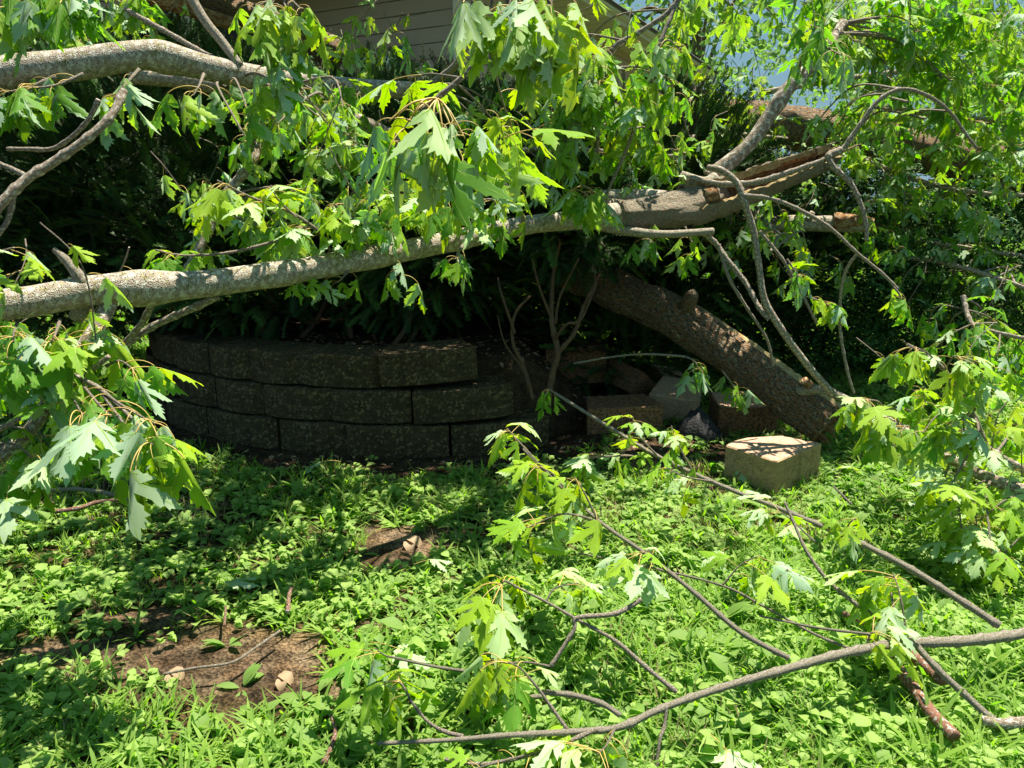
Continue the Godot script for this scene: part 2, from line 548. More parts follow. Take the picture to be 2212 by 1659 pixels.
func finish_leaves() -> void:
	for g in grown:
		var l: Array = g.leaves
		l.sort_custom(func(a, b) -> bool: return a[0].origin.distance_squared_to(Vector3(0, EYE, 0)) < b[0].origin.distance_squared_to(Vector3(0, EYE, 0)))
		var rest := []
		for k in l.size():
			if k < 295:
				var o := obj("leaf", leaf_meshes[l[k][1]][l[k][2]][(k * 5 + k / 11) % 11], g.node)
				o.transform = l[k][0]
			else:
				rest.append(l[k][0])
		if rest.size() > 0:
			scatter("foliage", leaf_meshes[1][1][3], rest, g.node)

func scatter(called: String, mesh: Mesh, where: Array, parent: Node = self) -> MultiMeshInstance3D:
	var mm := MultiMesh.new()
	mm.transform_format = MultiMesh.TRANSFORM_3D
	mm.mesh = mesh
	mm.instance_count = where.size()
	for k in where.size():
		mm.set_instance_transform(k, where[k])
	var o := MultiMeshInstance3D.new()
	o.multimesh = mm
	o.set_meta("kind", "stuff")
	put(o, called, parent)
	return o

# ---------------------------------------------------------------- ground
func wall_depth(x: float, z: float) -> float:      # how far inside the raised bed, negative in front of the wall
	var v := Vector2(x - WALL_X, z - WALL_Z)
	var inside := WALL_R - (v.length() if z > WALL_Z else absf(v.x))
	if x > WALL_X and z < WALL_Z:
		inside = WALL_R - absf(v.x)
	return inside

func ground_y(x: float, z: float) -> float:
	var y := 0.014 * soft.get_noise_2d(x * 3.0, z * 3.0) + 0.008 * bump.get_noise_2d(x * 9.0, z * 9.0)
	var s := smoothstep(0.14, 0.27, wall_depth(x, z))
	s *= 1.0 - smoothstep(-0.05, 0.55, x)
	y += 0.385 * s
	y = maxf(y, 0.42 * smoothstep(-4.6, -8.5, z) + y * 0.3)
	# crumbled soil where the wall fell
	y += 0.05 * exp(-(pow(x - 0.55, 2) + pow(z + 3.05, 2)) * 9.0)
	return y

func bare(x: float, z: float) -> float:            # 1 where the soil is bare
	var b := 0.0
	for s in [[540, 1430, 0.21, 0.17], [400, 1425, 0.17, 0.1], [620, 1490, 0.14, 0.06], [250, 1400, 0.1, 0.05], [300, 1330, 0.1, 0.04], [1020, 1165, 0.32, 0.2], [880, 1150, 0.16, 0.12], [90, 1420, 0.1, 0.05]]:
		var c := on_level(s[0], s[1])
		b = maxf(b, exp(-(pow((x - c.x) / s[2], 2) + pow((z - c.z) / s[3], 2))))
	b = maxf(b, smoothstep(-0.36, -0.04, wall_depth(x, z)) * (1.0 - smoothstep(0.5, 1.0, x)))
	b = maxf(b, exp(-(pow((x - 0.60) / 0.42, 2) + pow((z + 2.98) / 0.24, 2))) * 1.2)
	b += 0.45 * soft.get_noise_2d(x * 6.0 + 40.0, z * 6.0) + 0.5 * bump.get_noise_2d(x * 14.0, z * 14.0) * float(b > 0.1)
	return clampf(b, 0, 1)

func build_ground() -> void:
	var xs := PackedFloat32Array()
	var zs := PackedFloat32Array()
	for k in [-140.0, -90.0, -50.0, -30.0, -18.0, -12.0, -9.0, -7.0, -5.5, -4.6, -4.0, -3.6, -3.2, -2.9]:
		xs.append(k)
	for k in 200:
		xs.append(-2.7 + k * 0.03)
	for k in [3.5, 3.9, 4.5, 5.5, 7.0, 9.0, 12.0, 18.0, 30.0, 50.0, 90.0, 140.0]:
		xs.append(k)
	for k in [20.0, 10.0, 5.0, 2.5, 1.0, 0.4, 0.0, -0.4, -0.7]:
		zs.append(k)
	for k in 135:
		zs.append(-0.9 - k * 0.03)
	for k in [-5.1, -5.4, -5.8, -6.4, -7.2, -8.0, -9.5, -12.0, -16.0, -24.0, -40.0, -70.0, -140.0]:
		zs.append(k)
	var st := new_st()
	for z in zs:
		for x in xs:
			var b := bare(x, z)
			var moss := clampf(0.5 + soft.get_noise_2d(x * 5.0, z * 5.0 + 9.0) * 1.2, 0, 1)
			var c := Color(0.075, 0.07, 0.022).lerp(Color(0.13, 0.095, 0.055), moss)
			c = c.lerp(Color(0.33, 0.25, 0.175) * (0.85 + 0.7 * bump.get_noise_2d(x * 20.0, z * 20.0)), b)
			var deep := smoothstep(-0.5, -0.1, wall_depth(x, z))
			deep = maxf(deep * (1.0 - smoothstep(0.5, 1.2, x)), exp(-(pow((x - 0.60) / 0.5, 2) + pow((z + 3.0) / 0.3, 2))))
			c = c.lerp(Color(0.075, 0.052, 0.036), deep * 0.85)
			if z < -5.5 or absf(x) > 3.6:
				c = c.lerp(Color(0.12, 0.2, 0.05), 0.85)
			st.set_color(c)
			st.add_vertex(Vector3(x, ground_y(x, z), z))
	var w := xs.size()
	for j in zs.size() - 1:
		for i in w - 1:
			var k := j * w + i
			for v in [k, k + w + 1, k + 1, k, k + w, k + w + 1]:
				st.add_index(v)
	st.generate_normals()
	var o := obj("ground", done(st, M.soil))
	o.set_meta("kind", "structure")

func blade(st: SurfaceTool, base: Vector3, yaw: float, length: float, width: float, lean: float, droop: float) -> void:
	var dir := Vector3(cos(yaw), 0, sin(yaw))
	var side := Vector3(-sin(yaw), 0, cos(yaw))
	var p := base
	var last := [p - side * width * 0.35, p + side * width * 0.35]
	var ang := lean
	for k in 3:
		ang += droop / 3.0
		p += (dir * sin(ang) + Vector3.UP * cos(ang)) * length / 3.0
		var w: float = width * [0.5, 0.36, 0.0][k]
		var now := [p - side * w, p + side * w]
		for v in ([last[0], now[0], now[1], last[0], now[1], last[1]] if k < 2 else [last[0], p, last[1]]):
			st.add_vertex(v)
		last = now

func oval(st: SurfaceTool, base: Vector3, yaw: float, length: float, width: float, rise: float, curve: float) -> void:
	var dir := Vector3(cos(yaw), 0, sin(yaw))
	var side := Vector3(-sin(yaw), 0, cos(yaw))
	var p := base
	var ang := rise
	var rows := []
	var shape := [0.10, 0.78, 1.0, 0.62, 0.02]
	for k in 5:
		var up := dir * -sin(ang) + Vector3.UP * cos(ang)
		rows.append([p + side * -shape[k] * width * 0.5 + up * shape[k] * width * 0.13, p, p + side * shape[k] * width * 0.5 + up * shape[k] * width * 0.13])
		ang -= curve / 4.0
		p += (dir * cos(ang) + Vector3.UP * sin(ang)) * length / 4.0
	for k in 4:
		for s in 2:
			for v in [rows[k][s], rows[k + 1][s], rows[k + 1][s + 1], rows[k][s], rows[k + 1][s + 1], rows[k][s + 1]]:
				st.add_vertex(v)

func build_ground_cover() -> void:
	var r := RandomNumberGenerator.new()
	r.seed = 77
	var kinds := []
	for v in 3:                                    # fine grass
		var st := new_st()
		for k in 13:
			blade(st, Vector3(r.randf_range(-0.018, 0.018), -0.004, r.randf_range(-0.018, 0.018)), r.randf() * TAU, r.randf_range(0.025, 0.06), 0.003, r.randf_range(0.1, 0.5), r.randf_range(0.2, 1.0))
		st.generate_normals()
		kinds.append(["fine_grass", done(st, M.grass[[0, 1, 2][v]]), [560, 420, 440][v], 0.9])
	for v in 2:                                    # broad-bladed grass, arching
		var st := new_st()
		for k in 8:
			blade(st, Vector3(r.randf_range(-0.012, 0.012), -0.004, r.randf_range(-0.012, 0.012)), r.randf() * TAU, r.randf_range(0.04, 0.10), r.randf_range(0.0055, 0.009), r.randf_range(0.3, 0.8), r.randf_range(0.3, 1.1))
		st.generate_normals()
		kinds.append(["broad_grass", done(st, M.grass[v]), [400, 330][v], 1.0])
	for v in 4:                                    # low broad-leaved weeds
		var st := new_st()
		for k in [7, 6, 9, 6][v]:
			var yaw := r.randf() * TAU
			var out: float = [0.008, 0.01, 0.018, 0.006][v]
			var size: float = [0.044, 0.033, 0.021, 0.062][v] * r.randf_range(0.7, 1.2)
			oval(st, Vector3(cos(yaw) * out, [0.006, 0.012, 0.022, 0.004][v] * r.randf_range(0.6, 1.6), sin(yaw) * out), yaw, size, size * [0.46, 0.6, 0.95, 0.38][v], r.randf_range(0.15, 0.8), r.randf_range(0.4, 1.1))
		st.generate_normals()
		kinds.append([["round_weeds", "small_weeds", "clover", "plantain_weeds"][v], done(st, M.weed[v % 2]), [560, 520, 500, 340][v], 1.0])
	for kind in kinds:
		var where := []
		var rr := RandomNumberGenerator.new()
		rr.seed = 1000 + kinds.find(kind)
		for k in kind[2] * 14:
			# more of them near the camera, where they show
			var z := -0.95 - pow(rr.randf(), 1.25) * 4.4
			var x := rr.randf_range(-1.0, 1.0) * (0.45 - z * 0.78)
			var wd := wall_depth(x, z)
			if wd > -0.03 and x < 0.3:
				continue
			var lot := soft.get_noise_2d(x * 4.0 + kinds.find(kind) * 31.0, z * 4.0)
			if absf(x - 0.99) + absf(z + 2.87) < 0.19 or rr.randf() < bare(x, z) * 1.15 or rr.randf() < 0.42 - lot * 1.7:
				continue
			var s := rr.randf_range(0.65, 1.25)
			if rr.randf() < 0.06:
				s *= 1.35
			var b := Basis.from_euler(Vector3(rr.randf_range(-0.2, 0.2), rr.randf() * TAU, rr.randf_range(-0.2, 0.2))).scaled(Vector3.ONE * s)
			where.append(Transform3D(b, Vector3(x, ground_y(x, z) - 0.002, z)))
		scatter(kind[0], kind[1], where)
	# coarse lawn beyond the hedge and the fallen tree
	var far_st := new_st()
	for k in 10:
		blade(far_st, Vector3(r.randf_range(-0.06, 0.06), -0.01, r.randf_range(-0.06, 0.06)), r.randf() * TAU, r.randf_range(0.06, 0.12), 0.012, 0.3, 0.7)
	far_st.generate_normals()
	var far := []
	for k in 9000:
		var z := -4.6 - pow(r.randf(), 1.5) * 11.0
		var x := r.randf_range(-1.0, 1.0) * (0.6 - z * 0.8)
		far.append(Transform3D(Basis.from_euler(Vector3(0, r.randf() * TAU, 0)).scaled(Vector3.ONE * r.randf_range(0.7, 1.3)), Vector3(x, ground_y(x, z), z)))
	scatter("lawn_grass", done(far_st, M.grass[1]), far)
	# dead leaf bits on the bed and at the foot of the wall
	var ds := new_st()
	oval(ds, Vector3.ZERO, 0.0, 0.028, 0.013, 0.2, 0.8)
	ds.generate_normals()
	var litter := []
	for k in 1500:
		var a := r.randf_range(-1.3, 1.0)
		var rad := WALL_R - r.randf_range(-0.35, 0.75)
		var x := WALL_X + sin(a) * rad
		var z := WALL_Z + cos(a) * rad
		if absf(WALL_R - rad - 0.08) < 0.1:
			continue
		litter.append(Transform3D(Basis.from_euler(Vector3(r.randf_range(-0.5, 0.5), r.randf() * TAU, r.randf_range(-0.5, 0.5))).scaled(Vector3.ONE * r.randf_range(0.5, 1.4)), Vector3(x, ground_y(x, z) + 0.004, z)))
	scatter("leaf_litter", done(ds, M.dead_leaf), litter)

# ---------------------------------------------------------------- concrete blocks
# an upright prism over an outline (x, z; counter-clockwise seen from above with z down), rough[i] is how far its faces are broken
func prism(outline: PackedVector2Array, rough: PackedFloat32Array, y0: float, y1: float, rows: int, m: Material, seed_: float, top: Material = null) -> ArrayMesh:
	var n := outline.size()
	var normals := []
	var centre := Vector2.ZERO
	for p in outline:
		centre += p / n
	for i in n:
		var t := (outline[(i + 1) % n] - outline[(i + n - 1) % n]).normalized()
		var o := Vector2(t.y, -t.x)
		if o.dot(outline[i] - centre) < 0:
			o = -o
		normals.append(o)
	var ys := [y0, y0 + 0.005]
	for k in range(1, rows):
		ys.append(lerpf(y0 + 0.005, y1 - 0.006, float(k) / rows))
	ys.append(y1 - 0.006)
	ys.append(y1)
	var rings := []
	for k in ys.size():
		var ring := PackedVector3Array()
		for i in n:
			var p: Vector2 = outline[i]
			var q := Vector3(p.x, ys[k], p.y)
			var push: float = rough[i] * (bump.get_noise_3dv(q * 42.0 + Vector3(seed_, 0, 0)) + 1.1 * soft.get_noise_3dv(q * 16.0 + Vector3(0, seed_, 0)))
			if k == 0 or k == ys.size() - 1:
				push -= 0.005 + rough[i] * 0.2 + 0.003 * bump.get_noise_3dv(q * 70.0)
			p += normals[i] * push
			var yy: float = ys[k]
			if k == ys.size() - 1:
				yy += 0.0015 * bump.get_noise_2d(p.x * 300.0, p.y * 300.0) - 0.002
			ring.append(Vector3(p.x, yy, p.y))
		rings.append(ring)
	var st := new_st(false)
	var quad := func(a: Vector3, b: Vector3, c: Vector3, d: Vector3, out: Vector3) -> void:
		var flip := (b - a).cross(c - a).dot(out) > 0
		for v in ([a, c, b, a, d, c] if flip else [a, b, c, a, c, d]):
			st.add_vertex(v)
	for k in ys.size() - 1:
		for i in n:
			var j := (i + 1) % n
			quad.call(rings[k][i], rings[k][j], rings[k + 1][j], rings[k + 1][i], Vector3(normals[i].x + normals[j].x, 0, normals[i].y + normals[j].y))
	st.generate_normals()
	var mesh := done(st, m)
	var tst := new_st(false)
	for end in [0, ys.size() - 1]:
		var flat := PackedVector2Array()
		for v in rings[end]:
			flat.append(Vector2(v.x, v.z))
		var tris := Geometry2D.triangulate_polygon(flat)
		for k in range(0, tris.size(), 3):
			var a: Vector3 = rings[end][tris[k]]
			var b: Vector3 = rings[end][tris[k + 1]]
			var c: Vector3 = rings[end][tris[k + 2]]
			var up := (b - a).cross(c - a).y > 0
			for v in ([a, c, b] if up == (end != 0) else [a, b, c]):
				tst.add_vertex(v)
	tst.generate_normals()
	tst.set_material(top if top else m)
	tst.commit(mesh)
	return mesh

func block_outline(w: float, depth: float, facets := true) -> Array:
	var o := PackedVector2Array()
	var rough := PackedFloat32Array()
	var n := 13
	for i in n:
		var f := float(i) / (n - 1) * 2.0 - 1.0
		var back := (maxf(absf(f) - 0.62, 0.0) * 0.055 if facets else 0.0) + 0.012 * f * f
		o.append(Vector2(f * w * 0.5, depth * 0.5 - back))
		rough.append(0.006 if absf(f) < 0.99 else 0.0015)
	for q in [Vector2(w * 0.46, 0.0), Vector2(w * 0.40, -depth * 0.5), Vector2(w * 0.13, -depth * 0.5), Vector2(-w * 0.13, -depth * 0.5), Vector2(-w * 0.40, -depth * 0.5), Vector2(-w * 0.46, 0.0)]:
		o.append(q)
		rough.append(0.0015)
	return [o, rough]

func build_wall() -> void:
	var wall := thing("retaining_wall", "curved low retaining wall of three courses of dark mossy concrete blocks", "wall")
	var rows := [
		[-2.25, -1.83, -1.41, -0.99, -0.56, -0.238, 0.196, 0.635],
		[-2.05, -1.63, -1.21, -0.93, -0.645, -0.305, 0.04, 0.47],
		[-2.1, -1.68, -1.28, -0.99, -0.72, -0.462, -0.095, 0.313],
	]
	var h := 0.142
	for k in 3:
		var s: Array = rows[k]
		for i in s.size() - 1:
			var a: float = (s[i] + s[i + 1]) * 0.5 / WALL_R
			var w: float = s[i + 1] - s[i] - 0.012
			var o := block_outline(w, 0.25)
			var b := obj("block", prism(o[0], o[1], 0.0, h - 0.004, 6, M.gravel, k * 17.0 + i * 5.3), wall)
			var rad := WALL_R - 0.018 * k - 0.125 + rng.randf_range(-0.008, 0.008)
			b.position = Vector3(WALL_X + sin(a) * rad, 0.004 + h * k - 0.006, WALL_Z + cos(a) * rad)
			b.rotation.y = a + rng.randf_range(-0.02, 0.02)
			if i == s.size() - 2:                 # the end blocks were pushed about by the fall
				b.rotation.y += [0.05, 0.07, 0.09][k]
				b.rotation.z = [0.02, 0.035, 0.055][k]
				b.position.y += [0.0, 0.008, 0.02][k]
			elif k == 2 and i == s.size() - 3:
				b.rotation.z = -0.01

func build_loose_blocks() -> void:
	var h := 0.15
	# the clean tan block in the sun, lying on the grass
	var L := on_level(1568, 962, h - 0.012)
	var N := on_level(1679, 997, h - 0.012)
	var R := on_level(1772, 957, h - 0.012)
	var F := on_level(1690, 940, h - 0.012)
	var c := (L + N + R + F) * 0.25
	var o := PackedVector2Array()
	var rough := PackedFloat32Array()
	var runs := [[L, N, 7, 0.002], [N, N.lerp(R, 0.50), 4, 0.002]]
	for run in runs:
		for k in run[2]:
			var p: Vector3 = run[0].lerp(run[1], float(k) / run[2])
			o.append(Vector2(p.x - c.x, p.z - c.z))
			rough.append(run[3])
	var along_nr := (R - N).normalized()
	var outward := Vector3(-along_nr.z, 0, along_nr.x)
	for q in [N.lerp(R, 0.50), N.lerp(R, 0.51) - outward * 0.012, N.lerp(R, 0.55) + outward * 0.004, N.lerp(R, 0.75) + outward * 0.006, N.lerp(R, 0.77) - outward * 0.004, N.lerp(R, 0.85) + outward * 0.004, R + outward * 0.004]:
		o.append(Vector2(q.x - c.x, q.z - c.z))
		rough.append(0.001)
	for k in range(1, 6):
		var p := R.lerp(F, k / 5.0)
		o.append(Vector2(p.x - c.x, p.z - c.z))
		rough.append(0.002)
	for k in range(1, 11):
		var p := F.lerp(L, k / 11.0) + Vector3(-0.03, 0, -0.03) * sin(PI * k / 11.0)
		o.append(Vector2(p.x - c.x, p.z - c.z))
		rough.append(0.006)
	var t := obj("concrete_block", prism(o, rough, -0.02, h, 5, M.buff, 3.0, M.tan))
	t.position = Vector3(c.x, ground_y(c.x, c.z) - 0.012, c.z)
	tag(t, "clean tan concrete block with a notched side lying on sunny grass", "block", "blocks fallen from the wall")
	# the others in the shade behind it
	var rows := [  # where the top is tan, the paler colour stands in for sunlight
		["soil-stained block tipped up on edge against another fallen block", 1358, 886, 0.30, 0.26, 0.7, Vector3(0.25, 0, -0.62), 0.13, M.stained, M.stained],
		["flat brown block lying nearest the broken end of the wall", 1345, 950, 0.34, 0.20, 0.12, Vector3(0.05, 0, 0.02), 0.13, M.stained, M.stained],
		["reddish block coloured pale as if sunlit behind the dark rock", 1470, 915, 0.24, 0.26, -0.35, Vector3(0.16, 0, -0.08), 0.16, M.tan, M.tan],
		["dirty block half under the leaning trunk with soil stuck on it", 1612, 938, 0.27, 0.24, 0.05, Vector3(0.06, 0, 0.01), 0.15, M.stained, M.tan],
		["small red-brown block leaning back behind the pale reddish block", 1440, 872, 0.22, 0.20, 0.5, Vector3(0.35, 0, -0.2), 0.16, M.stained, M.tan],
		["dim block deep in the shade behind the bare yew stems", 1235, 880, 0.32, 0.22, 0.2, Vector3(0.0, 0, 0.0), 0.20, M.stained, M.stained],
	]
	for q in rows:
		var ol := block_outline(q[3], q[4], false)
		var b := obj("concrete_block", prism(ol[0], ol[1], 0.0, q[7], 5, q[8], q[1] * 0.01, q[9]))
		var p := on_level(q[1], q[2])
		b.position = Vector3(p.x, ground_y(p.x, p.z) + (0.045 if q[6].z < -0.3 else -0.012), p.z - q[4] * 0.5)
		b.rotation = Vector3(q[6].x, q[5], q[6].z)
		tag(b, q[0], "block", "blocks fallen from the wall")
	# dark rock and two pebbles
	var rock := func(p: Vector3, size: Vector3, m: Material, s: float, called: String, label: String) -> void:
		var st := new_st()
		var nu := 18
		var nv := 10
		for j in nv + 1:
			for i in nu:
				var a := TAU * i / nu
				var e := PI * j / nv - PI / 2
				var v := Vector3(cos(a) * cos(e), sin(e), sin(a) * cos(e))
				v *= 1.0 + 0.35 * soft.get_noise_3dv(v * 22.0 + Vector3(s, s, 0)) + 0.08 * bump.get_noise_3dv(v * 60.0)
				if v.y > 0:
					v.x *= 1.0 - 0.55 * v.y
					v.z *= 1.0 - 0.4 * v.y
				st.add_vertex(v * size)
		for j in nv:
			for i in nu:
				var a := j * nu + i
				var b := j * nu + (i + 1) % nu
				for k in [a, b, b + nu, a, b + nu, a + nu]:
					st.add_index(k)
		st.generate_normals()
		var o2 := obj(called, done(st, m))
		o2.position = p
		tag(o2, label, "rock")
	var rp := on_level(1512, 962)
	rock.call(rp + Vector3(0, 0.03, -0.06), Vector3(0.105, 0.115, 0.09), M.rock, 1.0, "dark_rock", "smooth dark grey rock between the fallen blocks")
	rp = on_level(1330, 1012)
	rock.call(rp + Vector3(0, 0.012, 0), Vector3(0.026, 0.02, 0.022), M.stained, 4.0, "pebble", "small brown pebble in the loose soil by the wall end")
	rp = on_level(1402, 992)
	rock.call(rp + Vector3(0, 0.014, 0), Vector3(0.024, 0.022, 0.022), M.rock, 7.0, "pebble", "round grey pebble in loose soil below the dark rock")

# ---------------------------------------------------------------- yews and the shrub
func needle_spray(m: Material, r: RandomNumberGenerator) -> ArrayMesh:
	var st := new_st(false)
	var n := 26
	for k in n:
		var f := float(k) / n
		var p := Vector3(0, 0.02 * sin(f * 2.0), f * 0.13)
		for side in [-1.0, 1.0]:
			var out := Vector3(side, r.randf_range(0.0, 0.45), r.randf_range(0.35, 0.7)).normalized()
			var length := 0.026 * (1.0 - 0.55 * f * f) * r.randf_range(0.8, 1.1)
			var w := Vector3(0, 0.25 * side, 1).normalized() * 0.0019
			var a := p - w
			var b := p + w
			var c := p + out * length * 0.7 + w * 0.9
			var d := p + out * length * 0.7 - w * 0.9
			var e := p + out * length
			for v in [a, b, c, a, c, d, d, c, e]:
				st.add_vertex(v)
	st.generate_normals()
	var mesh := done(st, m)
	var s2 := tube(PackedVector3Array([Vector3.ZERO, Vector3(0, 0.018, 0.06), Vector3(0, 0.018, 0.13)]), 0.0016, 0.0008, M.yew_stem, 4, 0.0)
	mesh.add_surface_from_arrays(Mesh.PRIMITIVE_TRIANGLES, s2.surface_get_arrays(0))
	mesh.surface_set_material(1, M.yew_stem)
	return mesh

func yew(label: String, blobs: Array, count: int, stems: Array, sprays: Array) -> void:
	var g := thing("yew_bush", label, "bush", Vector3.ZERO, 0.0, "dark yews behind the wall")
	for s in stems:
		var p := path(s[0])
		obj("stem", tube(p, px(s[1], s[0][2]), px(s[1] * 0.5, s[0][2]), M.yew_stem, 7, 0.12), g)
	var total := 0.0
	for b in blobs:
		total += b[1].x * b[1].y + b[1].y * b[1].z
	for kind in sprays.size():
		var where := []
		for b in blobs:
			var c: Vector3 = b[0]
			var size: Vector3 = b[1]
			for k in int(count * (size.x * size.y + size.y * size.z) / total * (0.6 if kind == 0 else 0.4)):
				var v := Vector3(rng.randfn(), rng.randfn(), rng.randfn()).normalized()
				var deep := 1.0 - pow(rng.randf(), 1.8) * 0.5
				deep += 0.16 * soft.get_noise_3dv(v * 14.0 + c * 5.0)
				var p := c + v * size * deep
				if p.y < ground_y(p.x, p.z) + 0.02:
					continue
				var out := (v * Vector3(1, 0.9, 1) + Vector3(rng.randf_range(-0.6, 0.6), rng.randf_range(-0.2, 0.8), rng.randf_range(-0.6, 0.6))).normalized()
				var bs := Basis.looking_at(-out, Vector3.UP if absf(out.y) < 0.95 else Vector3.RIGHT) * Basis.from_euler(Vector3(0, 0, rng.randf_range(-0.7, 0.7)))
				where.append(Transform3D(bs.scaled(Vector3.ONE * rng.randf_range(0.8, 1.5)), p))
		scatter("foliage", sprays[kind], where, g)

func build_yews() -> void:
	var r := RandomNumberGenerator.new()
	r.seed = 5
	var sprays := [needle_spray(M.needle, r), needle_spray(M.needle_light, r)]
	yew("broad dark yew filling the space over the shaded end of the wall", [
		[Vector3(-2.55, 1.05, -3.75), Vector3(0.75, 0.62, 0.6)], [Vector3(-1.65, 1.12, -3.75), Vector3(0.75, 0.62, 0.55)], [Vector3(-2.1, 1.25, -4.4), Vector3(1.2, 0.65, 0.6)],
		[Vector3(-1.3, 0.80, -3.6), Vector3(0.55, 0.34, 0.35)], [Vector3(-2.2, 0.75, -3.7), Vector3(0.6, 0.35, 0.35)], [Vector3(-1.9, 0.9, -5.0), Vector3(1.6, 0.6, 0.3)]], 11000,
		[[[300, 700, 3.9, 330, 600, 3.8, 300, 480, 3.8], 12.0], [[560, 735, 3.7, 585, 640, 3.7, 540, 520, 3.8], 11.0]], sprays)
	yew("dark yew with brown stems above the middle of the wall", [
		[Vector3(-0.62, 1.02, -3.75), Vector3(0.72, 0.55, 0.5)], [Vector3(-0.1, 1.12, -4.0), Vector3(0.75, 0.5, 0.5)], [Vector3(-0.75, 1.08, -4.4), Vector3(1.0, 0.6, 0.5)], [Vector3(-0.4, 0.8, -3.7), Vector3(0.6, 0.3, 0.32)], [Vector3(-0.3, 0.85, -4.9), Vector3(1.3, 0.55, 0.3)]], 9500,
		[[[850, 748, 3.5, 885, 690, 3.5, 880, 600, 3.6, 850, 520, 3.6], 8.0], [[880, 745, 3.5, 930, 660, 3.55, 960, 560, 3.6], 6.0], [[760, 735, 3.6, 740, 640, 3.6, 700, 540, 3.7], 7.0], [[640, 740, 3.6, 690, 680, 3.6, 740, 560, 3.7], 6.0],
		[[880, 690, 3.5, 905, 655, 3.5, 985, 640, 3.6], 4.0]], sprays)
	yew("half bare yew with thin forked stems beside the broken wall end", [
		[Vector3(0.3, 0.98, -3.5), Vector3(0.36, 0.26, 0.3)], [Vector3(0.62, 1.12, -3.9), Vector3(0.6, 0.45, 0.4)], [Vector3(0.85, 0.72, -4.3), Vector3(0.65, 0.5, 0.4)], [Vector3(0.5, 0.6, -4.6), Vector3(0.8, 0.5, 0.3)]], 5200,
		[[[1180, 880, 3.15, 1195, 800, 3.15, 1205, 760, 3.15, 1192, 690, 3.2, 1195, 600, 3.3, 1210, 520, 3.3], 7.5], [[1205, 762, 3.15, 1240, 720, 3.15, 1262, 660, 3.2, 1300, 585, 3.3], 5.0], [[1200, 730, 3.15, 1225, 700, 3.1, 1255, 690, 3.1, 1290, 610, 3.15], 3.6],
		[[1150, 860, 3.1, 1130, 790, 3.1, 1108, 740, 3.1, 1112, 680, 3.15, 1145, 640, 3.2], 5.0], [[1112, 720, 3.1, 1085, 640, 3.1, 1075, 600, 3.2], 3.4], [[1192, 690, 3.2, 1165, 620, 3.2, 1150, 560, 3.2], 3.6], [[1200, 700, 3.2, 1210, 640, 3.2, 1250, 560, 3.2], 3.2],
		[[1150, 862, 3.05, 1130, 800, 3.05, 1090, 740, 3.05, 1075, 680, 3.1], 2.6], [[1262, 660, 3.2, 1285, 620, 3.15, 1280, 560, 3.2], 2.6]], sprays)
	yew("low yew growing in the shade behind the leaning trunk", [
		[Vector3(1.25, 0.7, -4.5), Vector3(0.7, 0.6, 0.45)], [Vector3(0.6, 0.35, -4.0), Vector3(0.45, 0.32, 0.3)]], 3200,
		[[[1420, 800, 4.2, 1440, 700, 4.2, 1480, 600, 4.3], 7.0]], sprays)
	# leafy dark shrub on the right
	var st := new_st()
	for k in 11:
		var p := Vector3(rng.randf_range(-0.03, 0.03), k * 0.012, rng.randf_range(-0.03, 0.03))
		oval(st, p, k * 2.4, 0.03, 0.014, 0.5, 0.7)
	st.generate_normals()
	var leafm := done(st, M.shrub_leaf)
	for q in [["dense small-leaved dark shrub behind the leaning trunk", Vector3(1.95, 0.55, -4.6), Vector3(0.65, 0.72, 0.5), 2600, [[1690, 850, 4.6, 1720, 740, 4.6, 1700, 620, 4.7], [1760, 850, 4.6, 1780, 740, 4.6, 1810, 640, 4.7]]],
		["wide small-leaved dark shrub below the fallen crown at the lawn edge", Vector3(3.2, 0.55, -4.9), Vector3(0.95, 0.75, 0.6), 3200, [[2060, 850, 4.8, 2080, 740, 4.8, 2050, 640, 4.9], [2150, 850, 4.8, 2140, 740, 4.8, 2180, 640, 4.9]]]]:
		var g := thing("shrub", q[0], "shrub", Vector3.ZERO, 0.0, "dark shrubs behind the fallen tree")
		for s in q[4]:
			obj("stem", tube(path(s), 0.018, 0.008, M.yew_stem, 7, 0.1), g)
		var where := []
		for k in q[3]:
			var v := Vector3(rng.randfn(), rng.randfn(), rng.randfn()).normalized()
			var p: Vector3 = q[1] + v * q[2] * (1.0 - pow(rng.randf(), 1.6) * 0.5 + 0.2 * soft.get_noise_3dv(v * 15.0 + q[1] * 3.0))
			if p.y < ground_y(p.x, p.z):
				continue
			where.append(Transform3D(Basis.from_euler(Vector3(rng.randf_range(-0.9, 0.9), rng.randf() * TAU, rng.randf_range(-0.9, 0.9))).scaled(Vector3.ONE * rng.randf_range(0.8, 1.4)), p))
		scatter("foliage", leafm, where, g)

# ---------------------------------------------------------------- house, timber, far trees
func box_mesh(size: Vector3, m: Material) -> BoxMesh:
	var b := BoxMesh.new()
	b.size = size
	b.material = m
	return b

func strip(called: String, parent: Node, a: Vector3, b: Vector3, thick: Vector2, m: Material) -> MeshInstance3D:      # a straight bar from a to b; thick = across, tall
	var o := obj(called, box_mesh(Vector3(thick.x, thick.y, a.distance_to(b)), m), parent)
	o.position = (a + b) * 0.5 - (parent.position if parent is Node3D else Vector3.ZERO)
	o.basis = Basis.looking_at((b - a).normalized(), Vector3.UP if absf((b - a).normalized().y) < 0.95 else Vector3.BACK)
	return o

